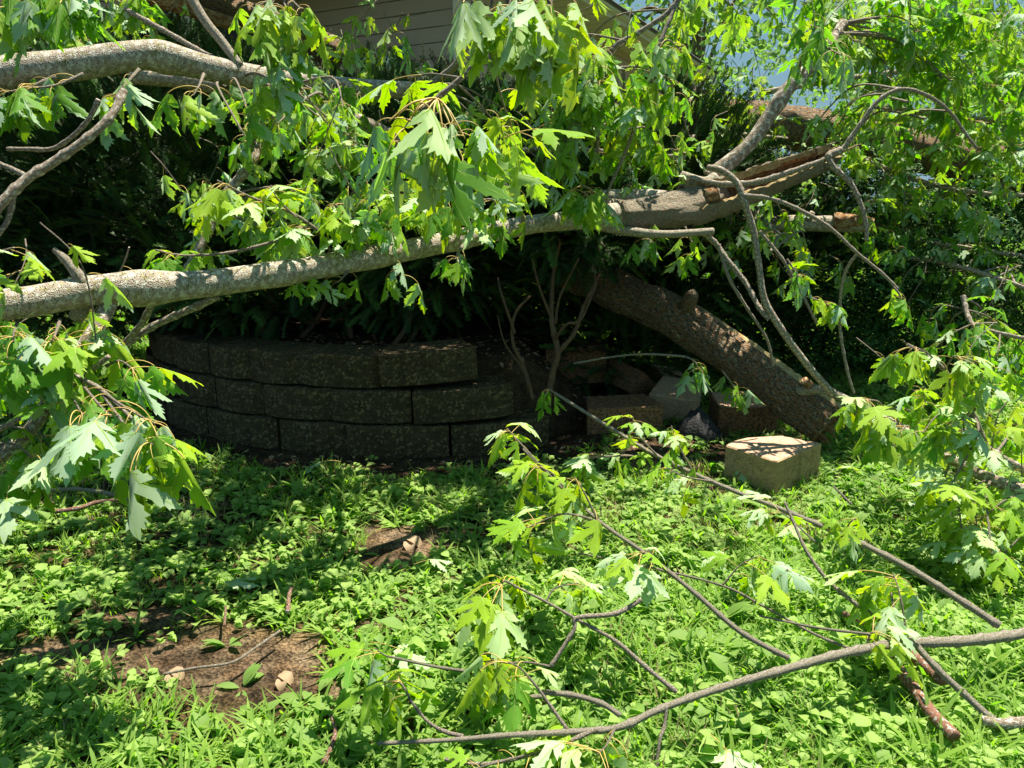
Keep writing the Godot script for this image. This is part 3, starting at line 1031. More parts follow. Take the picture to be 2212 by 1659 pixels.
func build_house() -> void:
	var h := thing("house", "beige lap-sided house with white gutter and maroon shutter behind the fallen tree", "house")
	var K := Vector3(-0.66, 0, -9.9)
	var E := Vector3(3.55, 0, -17.9)
	var I := Vector3(-3.2, 0, -11.2)
	var J := Vector3(-6.5, 0, -5.0)
	var top := 3.85
	var low := 0.3
	for w in [[J, I, 0], [I, K, 1], [K, E, 2]]:
		var a: Vector3 = w[0]
		var b: Vector3 = w[1]
		var dir := (b - a).normalized()
		var out := Vector3(-dir.z, 0, dir.x)
		var inner := strip("wall", h, a + Vector3(0, (top + low) * 0.5, 0) - out * 0.12, b + Vector3(0, (top + low) * 0.5, 0) - out * 0.12, Vector2(0.2, top - low), M.siding)
		var y := low
		while y < top:
			var s := strip("siding_board", inner, a + Vector3(0, y + 0.09, 0), b + Vector3(0, y + 0.09, 0), Vector2(0.018, 0.166), M.siding)
			var tr := Transform3D(s.basis, (a + b) * 0.5 + Vector3(0, y + 0.09, 0) + out * 0.004)
			tr.basis = tr.basis * Basis.from_euler(Vector3(0, 0, -0.055))
			s.transform = inner.transform.affine_inverse() * tr
			y += 0.18
	strip("corner_board", h, K + Vector3(0.0, low, 0.02), K + Vector3(0.0, top, 0.02), Vector2(0.1, 0.1), M.trim)
	strip("corner_board", h, E + Vector3(0.0, low, 0.02), E + Vector3(0.0, top, 0.02), Vector2(0.12, 0.12), M.trim)
	# eaves: soffit, fascia, gutter, roof
	for w in [[K, E, 0.6, 0.65], [I, K, 0.0, 0.6], [J, I, 0.3, -0.5]]:
		var a: Vector3 = w[0]
		var b: Vector3 = w[1]
		var dir := (b - a).normalized()
		var out := Vector3(-dir.z, 0, dir.x)
		a -= dir * w[2]
		b += dir * w[3]
		var tall := Vector3(0, top, 0)
		var n := int(a.distance_to(b) / 0.3)
		for k in n:
			var p := a.lerp(b, float(k) / n)
			var q := a.lerp(b, (k + 0.93) / n)
			var panel := obj("soffit_panel", box_mesh(Vector3(0.68, 0.02, p.distance_to(q)), M.trim), h)
			panel.position = (p + q) * 0.5 + out * 0.34 + tall + Vector3(0, 0.012, 0)
			panel.basis = Basis.looking_at(dir, Vector3.UP)
		strip("fascia", h, a + out * 0.70 + tall + Vector3(0, 0.09, 0), b + out * 0.70 + tall + Vector3(0, 0.09, 0), Vector2(0.03, 0.2), M.trim)
		strip("gutter", h, a + out * 0.775 + tall + Vector3(0, 0.12, 0), b + out * 0.775 + tall + Vector3(0, 0.12, 0), Vector2(0.11, 0.11), M.gutter)
		var rf := strip("roof", h, a + out * 0.0 + tall + Vector3(0, 0.5, 0), b + tall + Vector3(0, 0.5, 0), Vector2(1.9, 0.05), M.roof)
		rf.basis = rf.basis * Basis.from_euler(Vector3(0, 0, -0.42))
	var de := (E - K).normalized()
	var oute := Vector3(-de.z, 0, de.x)
	var g0 := E + de * 0.6 + oute * 0.76 + Vector3(0, top + 0.05, 0)
	var g1 := E + de * 0.1 + oute * 0.06 + Vector3(0, top - 0.45, 0)
	var dp := PackedVector3Array([g0, g0 + Vector3(0, -0.18, 0), g1, g1 + Vector3(0, -2.8, 0)])
	obj("downspout", tube(dp, 0.05, 0.05, M.gutter, 8, 0.0), h)
	# shutter beside a window on the wing
	var dj := (I - J).normalized()
	var outj := Vector3(-dj.z, 0, dj.x)
	var sp := at(388, 60, 9.4)
	var onw := J + dj * (sp - J).dot(dj)
	var shut := Node3D.new()
	put(shut, "shutter", h)
	shut.position = Vector3(onw.x, 3.35, onw.z) + outj * 0.05
	shut.basis = Basis.looking_at(dj, Vector3.UP)
	for s in [-1, 1]:
		obj("stile", box_mesh(Vector3(0.04, 1.3, 0.07), M.shutter), shut).position = Vector3(0, 0, s * 0.2)
		obj("rail", box_mesh(Vector3(0.04, 0.08, 0.33), M.shutter), shut).position = Vector3(0, s * 0.61, 0)
	for k in 22:
		var l := obj("louver", box_mesh(Vector3(0.008, 0.05, 0.33), M.shutter), shut)
		l.position = Vector3(0, -0.55 + k * 0.052, 0)
		l.rotation.z = 0.6
	var win := obj("window", box_mesh(Vector3(0.06, 1.3, 0.9), M.trim), h)
	win.position = shut.position + dj * 0.72 - outj * 0.01
	win.basis = shut.basis
	var pane := obj("pane", box_mesh(Vector3(0.01, 1.15, 0.76), mat("dark_pane", lin(0.03, 0.04, 0.045), 0.05, 0.8)), win)
	pane.position = Vector3(0.034 * (1 if win.basis.x.dot(outj) > 0 else -1), 0, 0)
	# the green lamp globe on the middle wall
	var db := (K - I).normalized()
	var outb := Vector3(-db.z, 0, db.x)
	var lp := at(877, 125, 10.25)
	var foot := I + db * (lp - I).dot(db)
	var base := Vector3(foot.x, lp.y, foot.z) + outb * 0.03
	var lamp := thing("wall_lamp", "round green glass lamp on pale sockets fixed to the beige siding", "lamp", base)
	var plate := CylinderMesh.new()
	plate.top_radius = 0.07
	plate.bottom_radius = 0.07
	plate.height = 0.04
	plate.material = M.socket
	var pl := obj("base_plate", plate, lamp)
	pl.rotation.x = PI / 2
	pl.position = Vector3(-0.08, -0.2, 0)
	for s in [[Vector3(0, 0, 0.2), M.green_glass, "green_globe"], [Vector3(-0.2, -0.1, 0.14), M.gutter, "white_globe"]]:
		var sph := SphereMesh.new()
		sph.radius = 0.088
		sph.height = 0.15
		sph.material = s[1]
		var gl := obj(s[2], sph, lamp)
		gl.position = s[0]
		gl.rotation.x = PI / 2
		obj("socket", tube(PackedVector3Array([Vector3(-0.08, -0.2, 0.01), s[0] * 0.5 + Vector3(-0.05, -0.1, 0.02), s[0]]), 0.035, 0.05, M.socket, 8, 0.0), lamp)
	# timber deck parts seen between the leaves
	var deck := thing("deck_railing", "dark weathered timber deck railing seen between the leaves beyond the trunk", "railing")
	for q in [[1692, 350, 640, 8.5, 0.13], [1752, 405, 640, 9.2, 0.13], [1520, 215, 640, 8.0, 0.14]]:
		var a := at(q[0], q[1], q[3])
		strip("post", deck, Vector3(a.x, 0.2, a.z), a, Vector2(q[4], q[4]), M.timber)
	strip("top_rail", deck, at(1725, 398, 9.0), at(1815, 412, 10.0), Vector2(0.16, 0.09), M.pale_timber)
	strip("lower_rail", deck, at(1640, 470, 8.5), at(1850, 478, 9.8), Vector2(0.05, 0.12), M.timber)
	strip("deck_edge", deck, at(1560, 520, 8.3), at(1900, 520, 9.8), Vector2(0.06, 0.24), M.timber)
	strip("beam", deck, at(1470, 203, 7.7), at(1560, 240, 9.0), Vector2(0.14, 0.2), M.timber)
	strip("cap", deck, at(1468, 196, 7.65), at(1550, 230, 9.0), Vector2(0.26, 0.035), M.timber)

func build_far_trees() -> void:
	var st := new_st()
	for k in 9:
		oval(st, Vector3(rng.randf_range(-0.12, 0.12), rng.randf_range(-0.12, 0.12), rng.randf_range(-0.12, 0.12)), rng.randf() * TAU, 0.12, 0.07, rng.randf_range(-1.2, 0.6), 0.5)
	st.generate_normals()
	var clump := done(st, M.far_leaf)
	for q in [["airy sunlit tree rising behind the end of the gutter", 1500, 30, 24.0, 3.2, 4.6, 800], ["tall pale green tree far behind the railing", 1640, 280, 34.0, 5.0, 3.6, 600], ["broad tree far off beside the blue gap of sky", 1960, 120, 30.0, 4.6, 5.0, 700],
		["tree far off at the edge of the lawn", 2230, 300, 26.0, 4.2, 4.5, 1900], ["tree behind the roof of the beige house", 700, -160, 30.0, 6.0, 4.5, 1400]]:
		var c := at(q[1], q[2], q[3])
		var g := thing("background_tree", q[0], "tree", Vector3(c.x, 0.3, c.z), 0.0, "trees beyond the house")
		var local := Vector3(0, c.y - 0.3, 0)
		obj("trunk", tube(PackedVector3Array([Vector3.ZERO, local * 0.45 + Vector3(0.2, 0, 0), local + Vector3(0, q[5] * 0.5, 0)]), 0.28, 0.05, M.rough_bark, 8, 0.06), g)
		var where := []
		for k in 9:
			var v := Vector3(rng.randfn(), rng.randf_range(-0.4, 1.0), rng.randfn()).normalized() * rng.randf_range(0.5, 0.95)
			var tip := local + v * Vector3(q[4], q[5], q[4])
			obj("limb", tube(PackedVector3Array([local * rng.randf_range(0.5, 0.95), local.lerp(tip, 0.5) + Vector3(0, 0.4, 0), tip]), 0.09, 0.02, M.rough_bark, 5, 0.0), g)
		for k in q[6]:
			var v := Vector3(rng.randfn(), rng.randfn(), rng.randfn()).normalized() * pow(rng.randf(), 0.45)
			if soft.get_noise_3dv(v * 26.0 + c) < 0.04:
				continue
			where.append(Transform3D(Basis.from_euler(Vector3(rng.randf() * 6.0, rng.randf() * 6.0, rng.randf() * 6.0)).scaled(Vector3.ONE * rng.randf_range(1.2, 2.4)), local + v * Vector3(q[4], q[5], q[4])))
		scatter("crown", clump, where, g)

# ---------------------------------------------------------------- the fallen tree
func build_trunks() -> void:
	# leaning broken trunk
	var t := thing("leaning_trunk", "thick broken trunk with furrowed bark leaning down onto the fallen blocks", "tree trunk")
	var p := path([1230, 580, 3.75, 1315, 618, 3.62, 1450, 680, 3.45, 1575, 765, 3.3, 1690, 850, 3.15, 1788, 922, 3.02])
	obj("trunk", tube(p, 0.100, 0.075, M.rough_bark, 84, 0.10, [[0.5, 0.05, 0.2], [0.97, 0.12, 0.08]]), t)
	# the torn pale strip of wood along its upper edge
	var q := along(p, 0.02)
	var st := new_st()
	var from := int(q.size() * 0.40)
	var rows := []
	for i in range(from, q.size()):
		var f := float(i - from) / (q.size() - 1 - from)
		var tn := (q[mini(i + 1, q.size() - 1)] - q[i - 1]).normalized()
		var fr := frame_of(tn, Vector3.UP)
		var r := lerpf(0.092, 0.081, f) * 1.11
		var width := 0.10 + 0.75 * f + 0.12 * bump.get_noise_1d(i * 9.0)
		var row := []
		for k in 7:
			var a := -0.75 - width * 0.55 + width * 1.2 * k / 6.0
			var rr := r * (1.0 + 0.05 * bump.get_noise_2d(i * 7.0, k * 40.0)) + (0.006 if k in [0, 6] else 0.012) * (0.4 + f)
			if k in [0, 6]:
				rr -= 0.022
			row.append(q[i] + (fr.x * cos(a) + fr.y * sin(a)) * rr)
		rows.append(row)
	for i in rows.size() - 1:
		for k in 6:
			var c := [rows[i][k], rows[i + 1][k], rows[i + 1][k + 1], rows[i][k + 1]]
			var uv := [Vector2(k / 6.0, i * 0.05), Vector2(k / 6.0, i * 0.05 + 0.05), Vector2((k + 1) / 6.0, i * 0.05 + 0.05), Vector2((k + 1) / 6.0, i * 0.05)]
			for v in [0, 1, 2, 0, 2, 3]:
				st.set_uv(uv[v])
				st.add_vertex(c[v])
	st.generate_normals()
	obj("torn_wood", done(st, M.pale_wood), t)
	# splinters at the broken foot
	for k in 16:
		var a := TAU * k / 16.0
		var tn := (p[5] - p[4]).normalized()
		var fr := frame_of(tn, Vector3.UP)
		var o := p[5] + (fr.x * cos(a) + fr.y * sin(a)) * 0.07 * rng.randf_range(0.4, 1.0) - tn * 0.02
		obj("splinter", tube(PackedVector3Array([o, o + tn * rng.randf_range(0.03, 0.08) + Vector3(rng.randf_range(-0.012, 0.012), 0, 0)]), 0.013, 0.002, M.wood, 5, 0.3), t)
	obj("stub", tube(path([1720, 850, 3.08, 1775, 842, 3.0, 1835, 866, 2.9]), 0.022, 0.014, M.bark, 10, 0.15), t)
	obj("stub", tube(path([1480, 668, 3.38, 1492, 640, 3.34, 1500, 634, 3.32]), 0.04, 0.020, M.rough_bark, 10, 0.3), t)
	obj("stub", tube(path([1752, 836, 3.04, 1738, 822, 3.02]), 0.020, 0.016, M.wood, 8, 0.2), t)
	# great trunk lying far behind, across the lawn
	var far := thing("fallen_log", "great furrowed trunk lying across behind the splintered limb", "tree trunk")
	limb(far, "trunk", [1180, 330, 5.6, 1350, 290, 5.4, 1500, 258, 5.2, 1680, 272, 5.0, 1860, 305, 4.9, 2030, 335, 4.8, 2290, 390, 4.7], 42, 40, M.rough_bark, 36, 0.10)
	# trunk across the top left, with the bark torn off
	var up := thing("torn_trunk", "torn trunk with orange bare wood lying across the hedge top", "tree trunk")
	limb(up, "trunk", [180, -90, 3.3, 340, -26, 3.4, 480, 20, 3.5, 600, 62, 3.6, 740, 120, 3.7], 32, 30, M.rough_bark, 30, 0.12)
	var tp := path([330, -14, 3.30, 400, 16, 3.34, 470, 42, 3.40, 510, 52, 3.42])
	obj("bare_wood", tube(tp, 0.040, 0.032, M.wood, 14, 0.2), up)
	# standing stem in the shade
	var stand := thing("standing_trunk", "dark upright tree stem standing in the shade of the fallen crown", "tree trunk")
	limb(stand, "trunk", [2060, 900, 5.2, 2052, 660, 5.2, 2048, 500, 5.2, 2058, 330, 5.2, 2040, 120, 5.3], 29, 22, M.rough_bark, 18, 0.08)
	# plain limb with a snapped orange end
	var snap := thing("snapped_limb", "level grey limb with an orange snapped end below the splintered limb", "branch")
	limb(snap, "limb", [1560, 478, 4.1, 1690, 482, 4.05, 1800, 484, 4.0, 1872, 485, 3.95], 15, 15, M.bark, 14, 0.10, [[0.5, 0.15, 0.05]])
	limb(snap, "broken_end", [1800, 478, 3.99, 1845, 479, 3.96, 1886, 484, 3.93], 15, 10, M.wood, 12, 0.2)
	limb(snap, "stub", [1745, 474, 4.0, 1755, 458, 3.98], 7, 5, M.twig, 7, 0.3)

# the limb that split: a shell of bark with the torn wood showing inside
func build_split_limb() -> void:
	var g := leafy("split_limb", "long grey limb split open at one end with red-brown torn wood showing")
	var n: Node3D = g.node
	var main := [-70, 668, 1.52, 60, 652, 1.60, 190, 628, 1.68, 330, 622, 1.76, 470, 610, 1.86, 620, 588, 1.98, 770, 562, 2.12, 900, 535, 2.25, 1010, 513, 2.38, 1130, 488, 2.55, 1250, 474, 2.75, 1340, 463, 2.9]
	limb(n, "limb", main, 36, 16.5, M.bark, 26, 0.07, [[1.0, 0.45, 0.12], [0.17, 0.28, 0.025], [0.33, 0.10, 0.02], [0.47, 0.12, 0.03], [0.62, 0.12, 0.02]])
	limb(n, "limb", [1330, 466, 2.88, 1400, 466, 2.97, 1470, 452, 3.05, 1530, 434, 3.12, 1562, 424, 3.15], 30, 35, M.knot_bark, 36, 0.20, [[0.55, 0.22, 0.2], [1.0, -0.4, 0.15]])
	limb(n, "limb", [1290, 430, 3.15, 1370, 428, 3.15, 1430, 432, 3.12, 1470, 440, 3.1], 16, 20, M.bark, 14, 0.10)
	limb(n, "side_branch", [1250, 478, 2.85, 1340, 497, 2.85, 1430, 506, 2.87, 1540, 500, 2.92], 10, 8, M.bark, 10, 0.10)
	# the split shell
	var p := path([1480, 447, 3.08, 1580, 418, 3.13, 1660, 388, 3.15, 1740, 358, 3.18, 1825, 326, 3.22])
	var q := along(p, 0.014)
	var cam := Vector3(0, EYE, 0)
	var shells := [[], []]
	var arc := 17
	for i in q.size():
		var f := float(i) / (q.size() - 1)
		var tn := (q[mini(i + 1, q.size() - 1)] - q[maxi(i - 1, 0)]).normalized()
		var open := (Vector3.UP * 0.55 + (cam - q[i]).normalized() * 0.85)
		var fr := frame_of(tn, open)
		var r := lerpf(0.088, 0.046, pow(f, 0.9))
		for layer in 2:
			var row := []
			for k in arc:
				var a := lerpf(0.85, TAU - 0.72, float(k) / (arc - 1))
				a += 0.16 * bump.get_noise_2d(i * 6.0, 3.0 if k < arc / 2 else 90.0) * (1.0 if k in [0, arc - 1] else 0.3)
				var fib := bump.get_noise_2d(k * 55.0, 7.0 + i * 0.8)
				var rr := r * (1.0 + 0.10 * bump.get_noise_2d(i * 4.0, k * 16.0)) if layer == 0 else r * (0.50 + 0.14 * fib) * (1.0 if k > 0 and k < arc - 1 else 1.25)
				# ragged tip: each fibre ends at its own place
				var ends := 1.0 - 0.26 * absf(fib) - 0.14 * absf(sin(k * 2.3))
				var pull := maxf(f - ends, 0.0)
				var c := q[i] - tn * pull * 0.45
				row.append(c + (fr.x * cos(a) + fr.y * sin(a)) * rr)
			shells[layer].append(row)
	for layer in 2:
		var st := new_st()
		var rows: Array = shells[layer]
		for i in rows.size() - 1:
			for k in arc - 1:
				var c := [rows[i][k], rows[i + 1][k], rows[i + 1][k + 1], rows[i][k + 1]]
				var uv := [Vector2(k / 10.0, i * 0.07), Vector2(k / 10.0, i * 0.07 + 0.07), Vector2((k + 1) / 10.0, i * 0.07 + 0.07), Vector2((k + 1) / 10.0, i * 0.07)]
				for v in ([0, 1, 2, 0, 2, 3] if layer == 0 else [0, 2, 1, 0, 3, 2]):
					st.set_uv(uv[v])
					st.add_vertex(c[v])
		st.generate_normals()
		obj("bark_shell" if layer == 0 else "torn_wood", done(st, M.knot_bark if layer == 0 else M.wood), n)
	for edge in [0, arc - 1]:
		var st := new_st(false)
		for i in q.size() - 1:
			var c := [shells[0][i][edge], shells[0][i + 1][edge], shells[1][i + 1][edge], shells[1][i][edge]]
			var uv := [Vector2(0, i * 0.07), Vector2(0, i * 0.07 + 0.07), Vector2(0.3, i * 0.07 + 0.07), Vector2(0.3, i * 0.07)]
			for v in ([0, 1, 2, 0, 2, 3] if edge > 0 else [0, 2, 1, 0, 3, 2]):
				st.set_uv(uv[v])
				st.add_vertex(c[v])
		st.generate_normals()
		obj("torn_edge", done(st, M.pale_wood), n)
	for k in 12:                                   # splinters at the tip and the plug of rotten wood
		var f := rng.randf_range(0.74, 1.0)
		var o := q[int(f * (q.size() - 1))] + Vector3(rng.randf_range(-0.02, 0.02), rng.randf_range(-0.012, 0.028), rng.randf_range(-0.02, 0.02))
		var tn := (q[q.size() - 1] - q[q.size() - 6]).normalized()
		obj("splinter", tube(PackedVector3Array([o, o + tn * rng.randf_range(0.03, 0.11) + Vector3(0, rng.randf_range(-0.006, 0.012), 0)]), 0.007, 0.001, M.pale_wood if k % 2 else M.wood, 5, 0.2), n)
	limb(n, "rotten_core", [1525, 428, 3.06, 1550, 418, 3.06], 22, 17, M.wood, 14, 0.35)
	# stubs near the camera end
	limb(n, "stub", [185, 625, 1.67, 165, 590, 1.66, 140, 560, 1.66, 116, 538, 1.66], 16, 6, M.bark, 12, 0.12)
	limb(n, "stub", [196, 622, 1.70, 180, 660, 1.69, 163, 690, 1.685], 21, 14, M.bark, 12, 0.2)
	limb(n, "side_branch", [252, 622, 1.72, 232, 668, 1.69, 205, 715, 1.64, 165, 775, 1.60, 110, 860, 1.56, 60, 935, 1.52, -30, 1010, 1.48], 16, 14, M.twig, 12, 0.10)
	limb(n, "side_branch", [470, 640, 1.86, 430, 660, 1.86, 340, 700, 1.85, 285, 735, 1.84, 232, 775, 1.83], 8, 7, M.twig, 8, 0.12)
	limb(n, "side_branch", [330, 655, 1.8, 305, 700, 1.82, 270, 740, 1.84, 240, 770, 1.85], 7, 6, M.twig, 8, 0.1)
	limb(n, "side_branch", [560, 300, 2.3, 545, 350, 2.25, 490, 420, 2.2, 445, 510, 2.15, 400, 590, 2.1], 9, 8, M.twig, 8, 0.1)
	# leaves along it
	g.limbs.append(path([490, 420, 2.2, 445, 510, 2.15]))
	g.limbs.append(path(main.slice(12)))
	twig(g, [690, 500, 2.05, 630, 460, 2.0, 540, 425, 1.95, 470, 390, 1.9], 4, 11, 11.5, 0.75, 0, 0.55)
	twig(g, [640, 470, 2.0, 600, 430, 1.98, 585, 400, 1.98], 3, 8, 10.5, 0.6, 0, 0.3)
	twig(g, [600, 520, 2.0, 500, 545, 1.95, 400, 552, 1.92, 335, 540, 1.9], 4, 9, 10.5, 0.6, 1, 0.6)
	twig(g, [720, 560, 2.1, 690, 500, 2.08, 640, 490, 2.05], 4, 9, 11, 0.7, 1, 0.4)
	twig(g, [800, 555, 2.14, 770, 480, 2.1, 720, 440, 2.05], 4, 11, 11, 0.75, 0, 0.4)
	twig(g, [860, 540, 2.2, 830, 470, 2.15, 800, 420, 2.1], 4, 10, 11, 0.75, 1, 0.4)
	twig(g, [1000, 515, 2.35, 960, 440, 2.2, 930, 420, 2.15], 4, 9, 11, 0.8, 1, 0.4)
	twig(g, [1060, 505, 2.4, 1070, 440, 2.25, 1050, 430, 2.2], 4, 9, 10.5, 0.85, 1, 0.4)
	twig(g, [1130, 490, 2.5, 1120, 430, 2.3, 1090, 395, 2.25], 4, 9, 10.5, 0.85, 0, 0.4)
	twig(g, [760, 575, 2.1, 740, 600, 2.05, 728, 610, 2.05], 3, 5, 9, 0.95, 1, 0.4)
	twig(g, [690, 585, 2.05, 660, 600, 2.0, 650, 605, 2.0], 2.5, 4, 8.5, 0.95, 1, 0.4)
	twig(g, [850, 560, 2.2, 860, 580, 2.15, 865, 600, 2.15], 2.5, 4, 9, 0.95, 1, 0.4)
	twig(g, [1000, 530, 2.3, 990, 545, 2.2, 985, 560, 2.15], 3.5, 8, 10, 1.0, 1, 0.4)
	crown(g, [560, 380, 900, 540], 2.15, 2.5, 16, 7, 10.5, 0.7, 1)
	crown(g, [420, 320, 660, 560], 2.1, 2.4, 5, 6, 10, 0.75, 1)
	twig(g, [1300, 470, 2.8, 1290, 420, 2.6, 1255, 400, 2.5], 4, 7, 12, 0.8, 0, 0.6)
	twig(g, [1260, 474, 2.75, 1275, 440, 2.55, 1262, 415, 2.4], 4, 12, 13, 1.0, 1, 0.6)
	twig(g, [1400, 480, 2.95, 1405, 505, 2.9, 1400, 520, 2.88], 3, 9, 10, 0.95, 2, 0.2)
	twig(g, [1480, 490, 2.95, 1500, 540, 2.9, 1490, 555, 2.9], 3, 8, 10, 0.95, 2, 0.2)

# limbs and hanging boughs over the scene
func build_boughs() -> void:
	var g := leafy("upper_limb", "thick grey limb with a dark knot sagging level above the hedge")
	var n: Node3D = g.node
	var a := [-90, 178, 2.3, 20, 158, 2.35, 160, 140, 2.42, 300, 120, 2.5, 370, 128, 2.55, 470, 152, 2.62, 580, 172, 2.7, 720, 186, 2.8, 910, 196, 2.95]
	g.limbs.append(limb(n, "limb", a, 36, 15, M.bark, 24, 0.08, [[0.40, 0.22, 0.03], [0.44, 0.1, 0.03]]))
	limb(n, "side_branch", [405, -20, 2.67, 440, 40, 2.66, 480, 90, 2.65, 518, 142, 2.63], 10, 8, M.bark, 9, 0.08)
	limb(n, "side_branch", [270, 20, 2.7, 370, 75, 2.68, 440, 115, 2.66, 490, 140, 2.64], 5, 5, M.twig, 7, 0.1)
	limb(n, "side_branch", [900, 200, 2.95, 950, 170, 2.8, 985, 140, 2.5, 1010, 90, 2.45], 9, 7, M.bark, 8, 0.1)
	twig(g, [300, 150, 2.4, 260, 195, 2.3, 245, 215, 2.28], 4, 8, 12, 1.0, 1, 0.3)
	twig(g, [180, 160, 2.35, 120, 185, 2.3, 60, 190, 2.28], 4, 12, 12, 0.95, 2, 0.2)
	twig(g, [120, 165, 2.35, 60, 190, 2.3, 10, 200, 2.28], 4, 10, 12, 0.95, 2, 0.2)
	twig(g, [440, 160, 2.55, 430, 185, 2.4, 418, 205, 2.35], 3.5, 7, 14, 1.0, 1, 0.7)
	twig(g, [560, 180, 2.6, 600, 190, 2.5, 615, 210, 2.45], 3.5, 9, 12, 0.95, 1, 0.4)
	crown(g, [600, 190, 800, 330], 2.3, 2.7, 9, 7, 10, 0.85, 1)
	crown(g, [690, 60, 850, 190], 3.0, 3.6, 7, 7, 10, 0.8, 0)
	crown(g, [880, 180, 1150, 330], 2.9, 3.4, 9, 7, 10, 0.85, 1)
	# second limb under it
	g = leafy("lower_limb", "slimmer grey limb running just below the knotted limb")
	n = g.node
	g.limbs.append(limb(n, "limb", [280, 165, 2.75, 420, 178, 2.8, 560, 208, 2.85, 690, 236, 2.9, 790, 270, 2.95, 900, 330, 3.05, 980, 400, 3.1], 15, 15, M.bark, 14, 0.08))
	limb(n, "side_branch", [705, 290, 2.6, 760, 310, 2.62, 830, 330, 2.65], 5, 4, M.twig, 7, 0.1)
	crown(g, [640, 240, 800, 400], 2.3, 2.7, 9, 7, 11, 0.85, 1)
	crown(g, [540, 230, 640, 330], 2.2, 2.5, 6, 7, 10.5, 0.9, 1)
	# drooping lichen-grey branch at the left edge
	g = leafy("drooping_branch", "thin lichen-grey branch curving down in front of the dark yew")
	n = g.node
	limb(n, "limb", [268, 196, 1.82, 240, 250, 1.77, 187, 300, 1.73, 117, 349, 1.70, 60, 385, 1.67, 0, 442, 1.63, -60, 510, 1.6], 9, 11, M.twig, 10, 0.1)
	limb(n, "side_branch", [213, 215, 1.8, 190, 260, 1.8, 150, 300, 1.8, 110, 322, 1.8, 60, 322, 1.8, 15, 322, 1.8], 6, 4, M.twig, 8, 0.1)
	limb(n, "side_branch", [60, 383, 1.68, 20, 362, 1.7, -20, 350, 1.72], 6, 5, M.twig, 8, 0.1)
	limb(n, "side_branch", [30, 420, 1.65, 15, 480, 1.64, -20, 520, 1.62], 6, 5, M.twig, 8, 0.1)
	twig(g, [-60, 570, 1.5, -20, 550, 1.48, 30, 535, 1.46], 3.5, 3, 9, 0.2, 0, 0.6)
	twig(g, [-80, 640, 1.42, -20, 620, 1.40, 40, 585, 1.38], 3, 3, 8, 0.5, 0, 0.6)
	# dense drape at the left, lower
	g = leafy("left_drape", "leafy spray hanging under the limb beside the dark wall end, silver undersides showing")
	g.silver = 0.42
	n = g.node
	limb(n, "limb", [-60, 880, 1.62, 20, 830, 1.6, 110, 800, 1.55, 200, 830, 1.5, 260, 880, 1.46, 300, 920, 1.42], 6, 4, M.twig, 8, 0.1)
	limb(n, "side_branch", [-60, 960, 1.6, 30, 910, 1.58, 130, 850, 1.56, 235, 770, 1.55], 7, 5, M.twig, 8, 0.1)
	g.limbs.append(path([20, 830, 1.6, 110, 800, 1.55, 200, 830, 1.5]))
	twig(g, [200, 830, 1.5, 270, 880, 1.44, 335, 915, 1.40], 4, 12, 12.5, 0.9, 1, 0.3)
	twig(g, [220, 850, 1.48, 280, 930, 1.40, 330, 960, 1.36], 4, 10, 12.5, 0.95, 0, 0.5)
	twig(g, [170, 820, 1.52, 210, 870, 1.46, 240, 900, 1.42], 4, 10, 12, 0.9, 2, 0.3)
	twig(g, [110, 800, 1.55, 150, 850, 1.48, 180, 900, 1.45], 4, 9, 12, 0.9, 2, 0.3)
	twig(g, [230, 790, 1.6, 260, 780, 1.56, 290, 800, 1.52], 3, 8, 10, 0.8, 1, 0.3)
	twig(g, [60, 810, 1.58, 60, 770, 1.5, 50, 760, 1.46], 4, 9, 13, 0.95, 2, 0.3)
	twig(g, [40, 690, 1.6, 30, 720, 1.52, 30, 740, 1.5], 4, 10, 12.5, 1.0, 2, 0.3)
	twig(g, [130, 690, 1.62, 120, 720, 1.55, 110, 740, 1.52], 4, 9, 12.5, 1.0, 1, 0.3)
	twig(g, [230, 690, 1.66, 215, 715, 1.62, 200, 720, 1.6], 3, 8, 11, 0.9, 0, 0.3)
	twig(g, [-30, 960, 1.5, 30, 960, 1.45, 70, 990, 1.42], 4, 9, 11, 0.8, 1, 0.3)
	twig(g, [20, 920, 1.55, 70, 930, 1.5, 100, 945, 1.48], 3, 8, 10, 0.5, 0, 0.3)
	twig(g, [-60, 1000, 1.45, -10, 1020, 1.42, 30, 1030, 1.4], 3, 7, 10, 0.9, 1, 0.3)
	crown(g, [-40, 690, 240, 880], 1.55, 1.75, 9, 7, 11, 0.9, 1)
	# dark cluster at the top left corner
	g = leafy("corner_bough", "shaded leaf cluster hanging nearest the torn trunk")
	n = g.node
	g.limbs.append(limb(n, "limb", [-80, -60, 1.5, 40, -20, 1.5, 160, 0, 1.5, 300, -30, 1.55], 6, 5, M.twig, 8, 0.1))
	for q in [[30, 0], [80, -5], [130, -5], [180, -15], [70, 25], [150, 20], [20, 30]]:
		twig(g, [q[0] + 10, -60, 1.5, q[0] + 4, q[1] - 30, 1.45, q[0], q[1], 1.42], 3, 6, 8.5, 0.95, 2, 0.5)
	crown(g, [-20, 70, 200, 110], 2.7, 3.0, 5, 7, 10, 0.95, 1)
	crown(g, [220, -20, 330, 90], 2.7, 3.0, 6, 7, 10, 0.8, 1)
	# long hanging curtain
	g = leafy("hanging_curtain", "long curtain of leaves hanging straight down across the knotted limb")
	n = g.node
	g.limbs.append(limb(n, "limb", [680, -80, 2.3, 640, -20, 2.28, 612, 60, 2.26, 600, 150, 2.25, 596, 230, 2.25], 6, 3, M.twig, 8, 0.1))
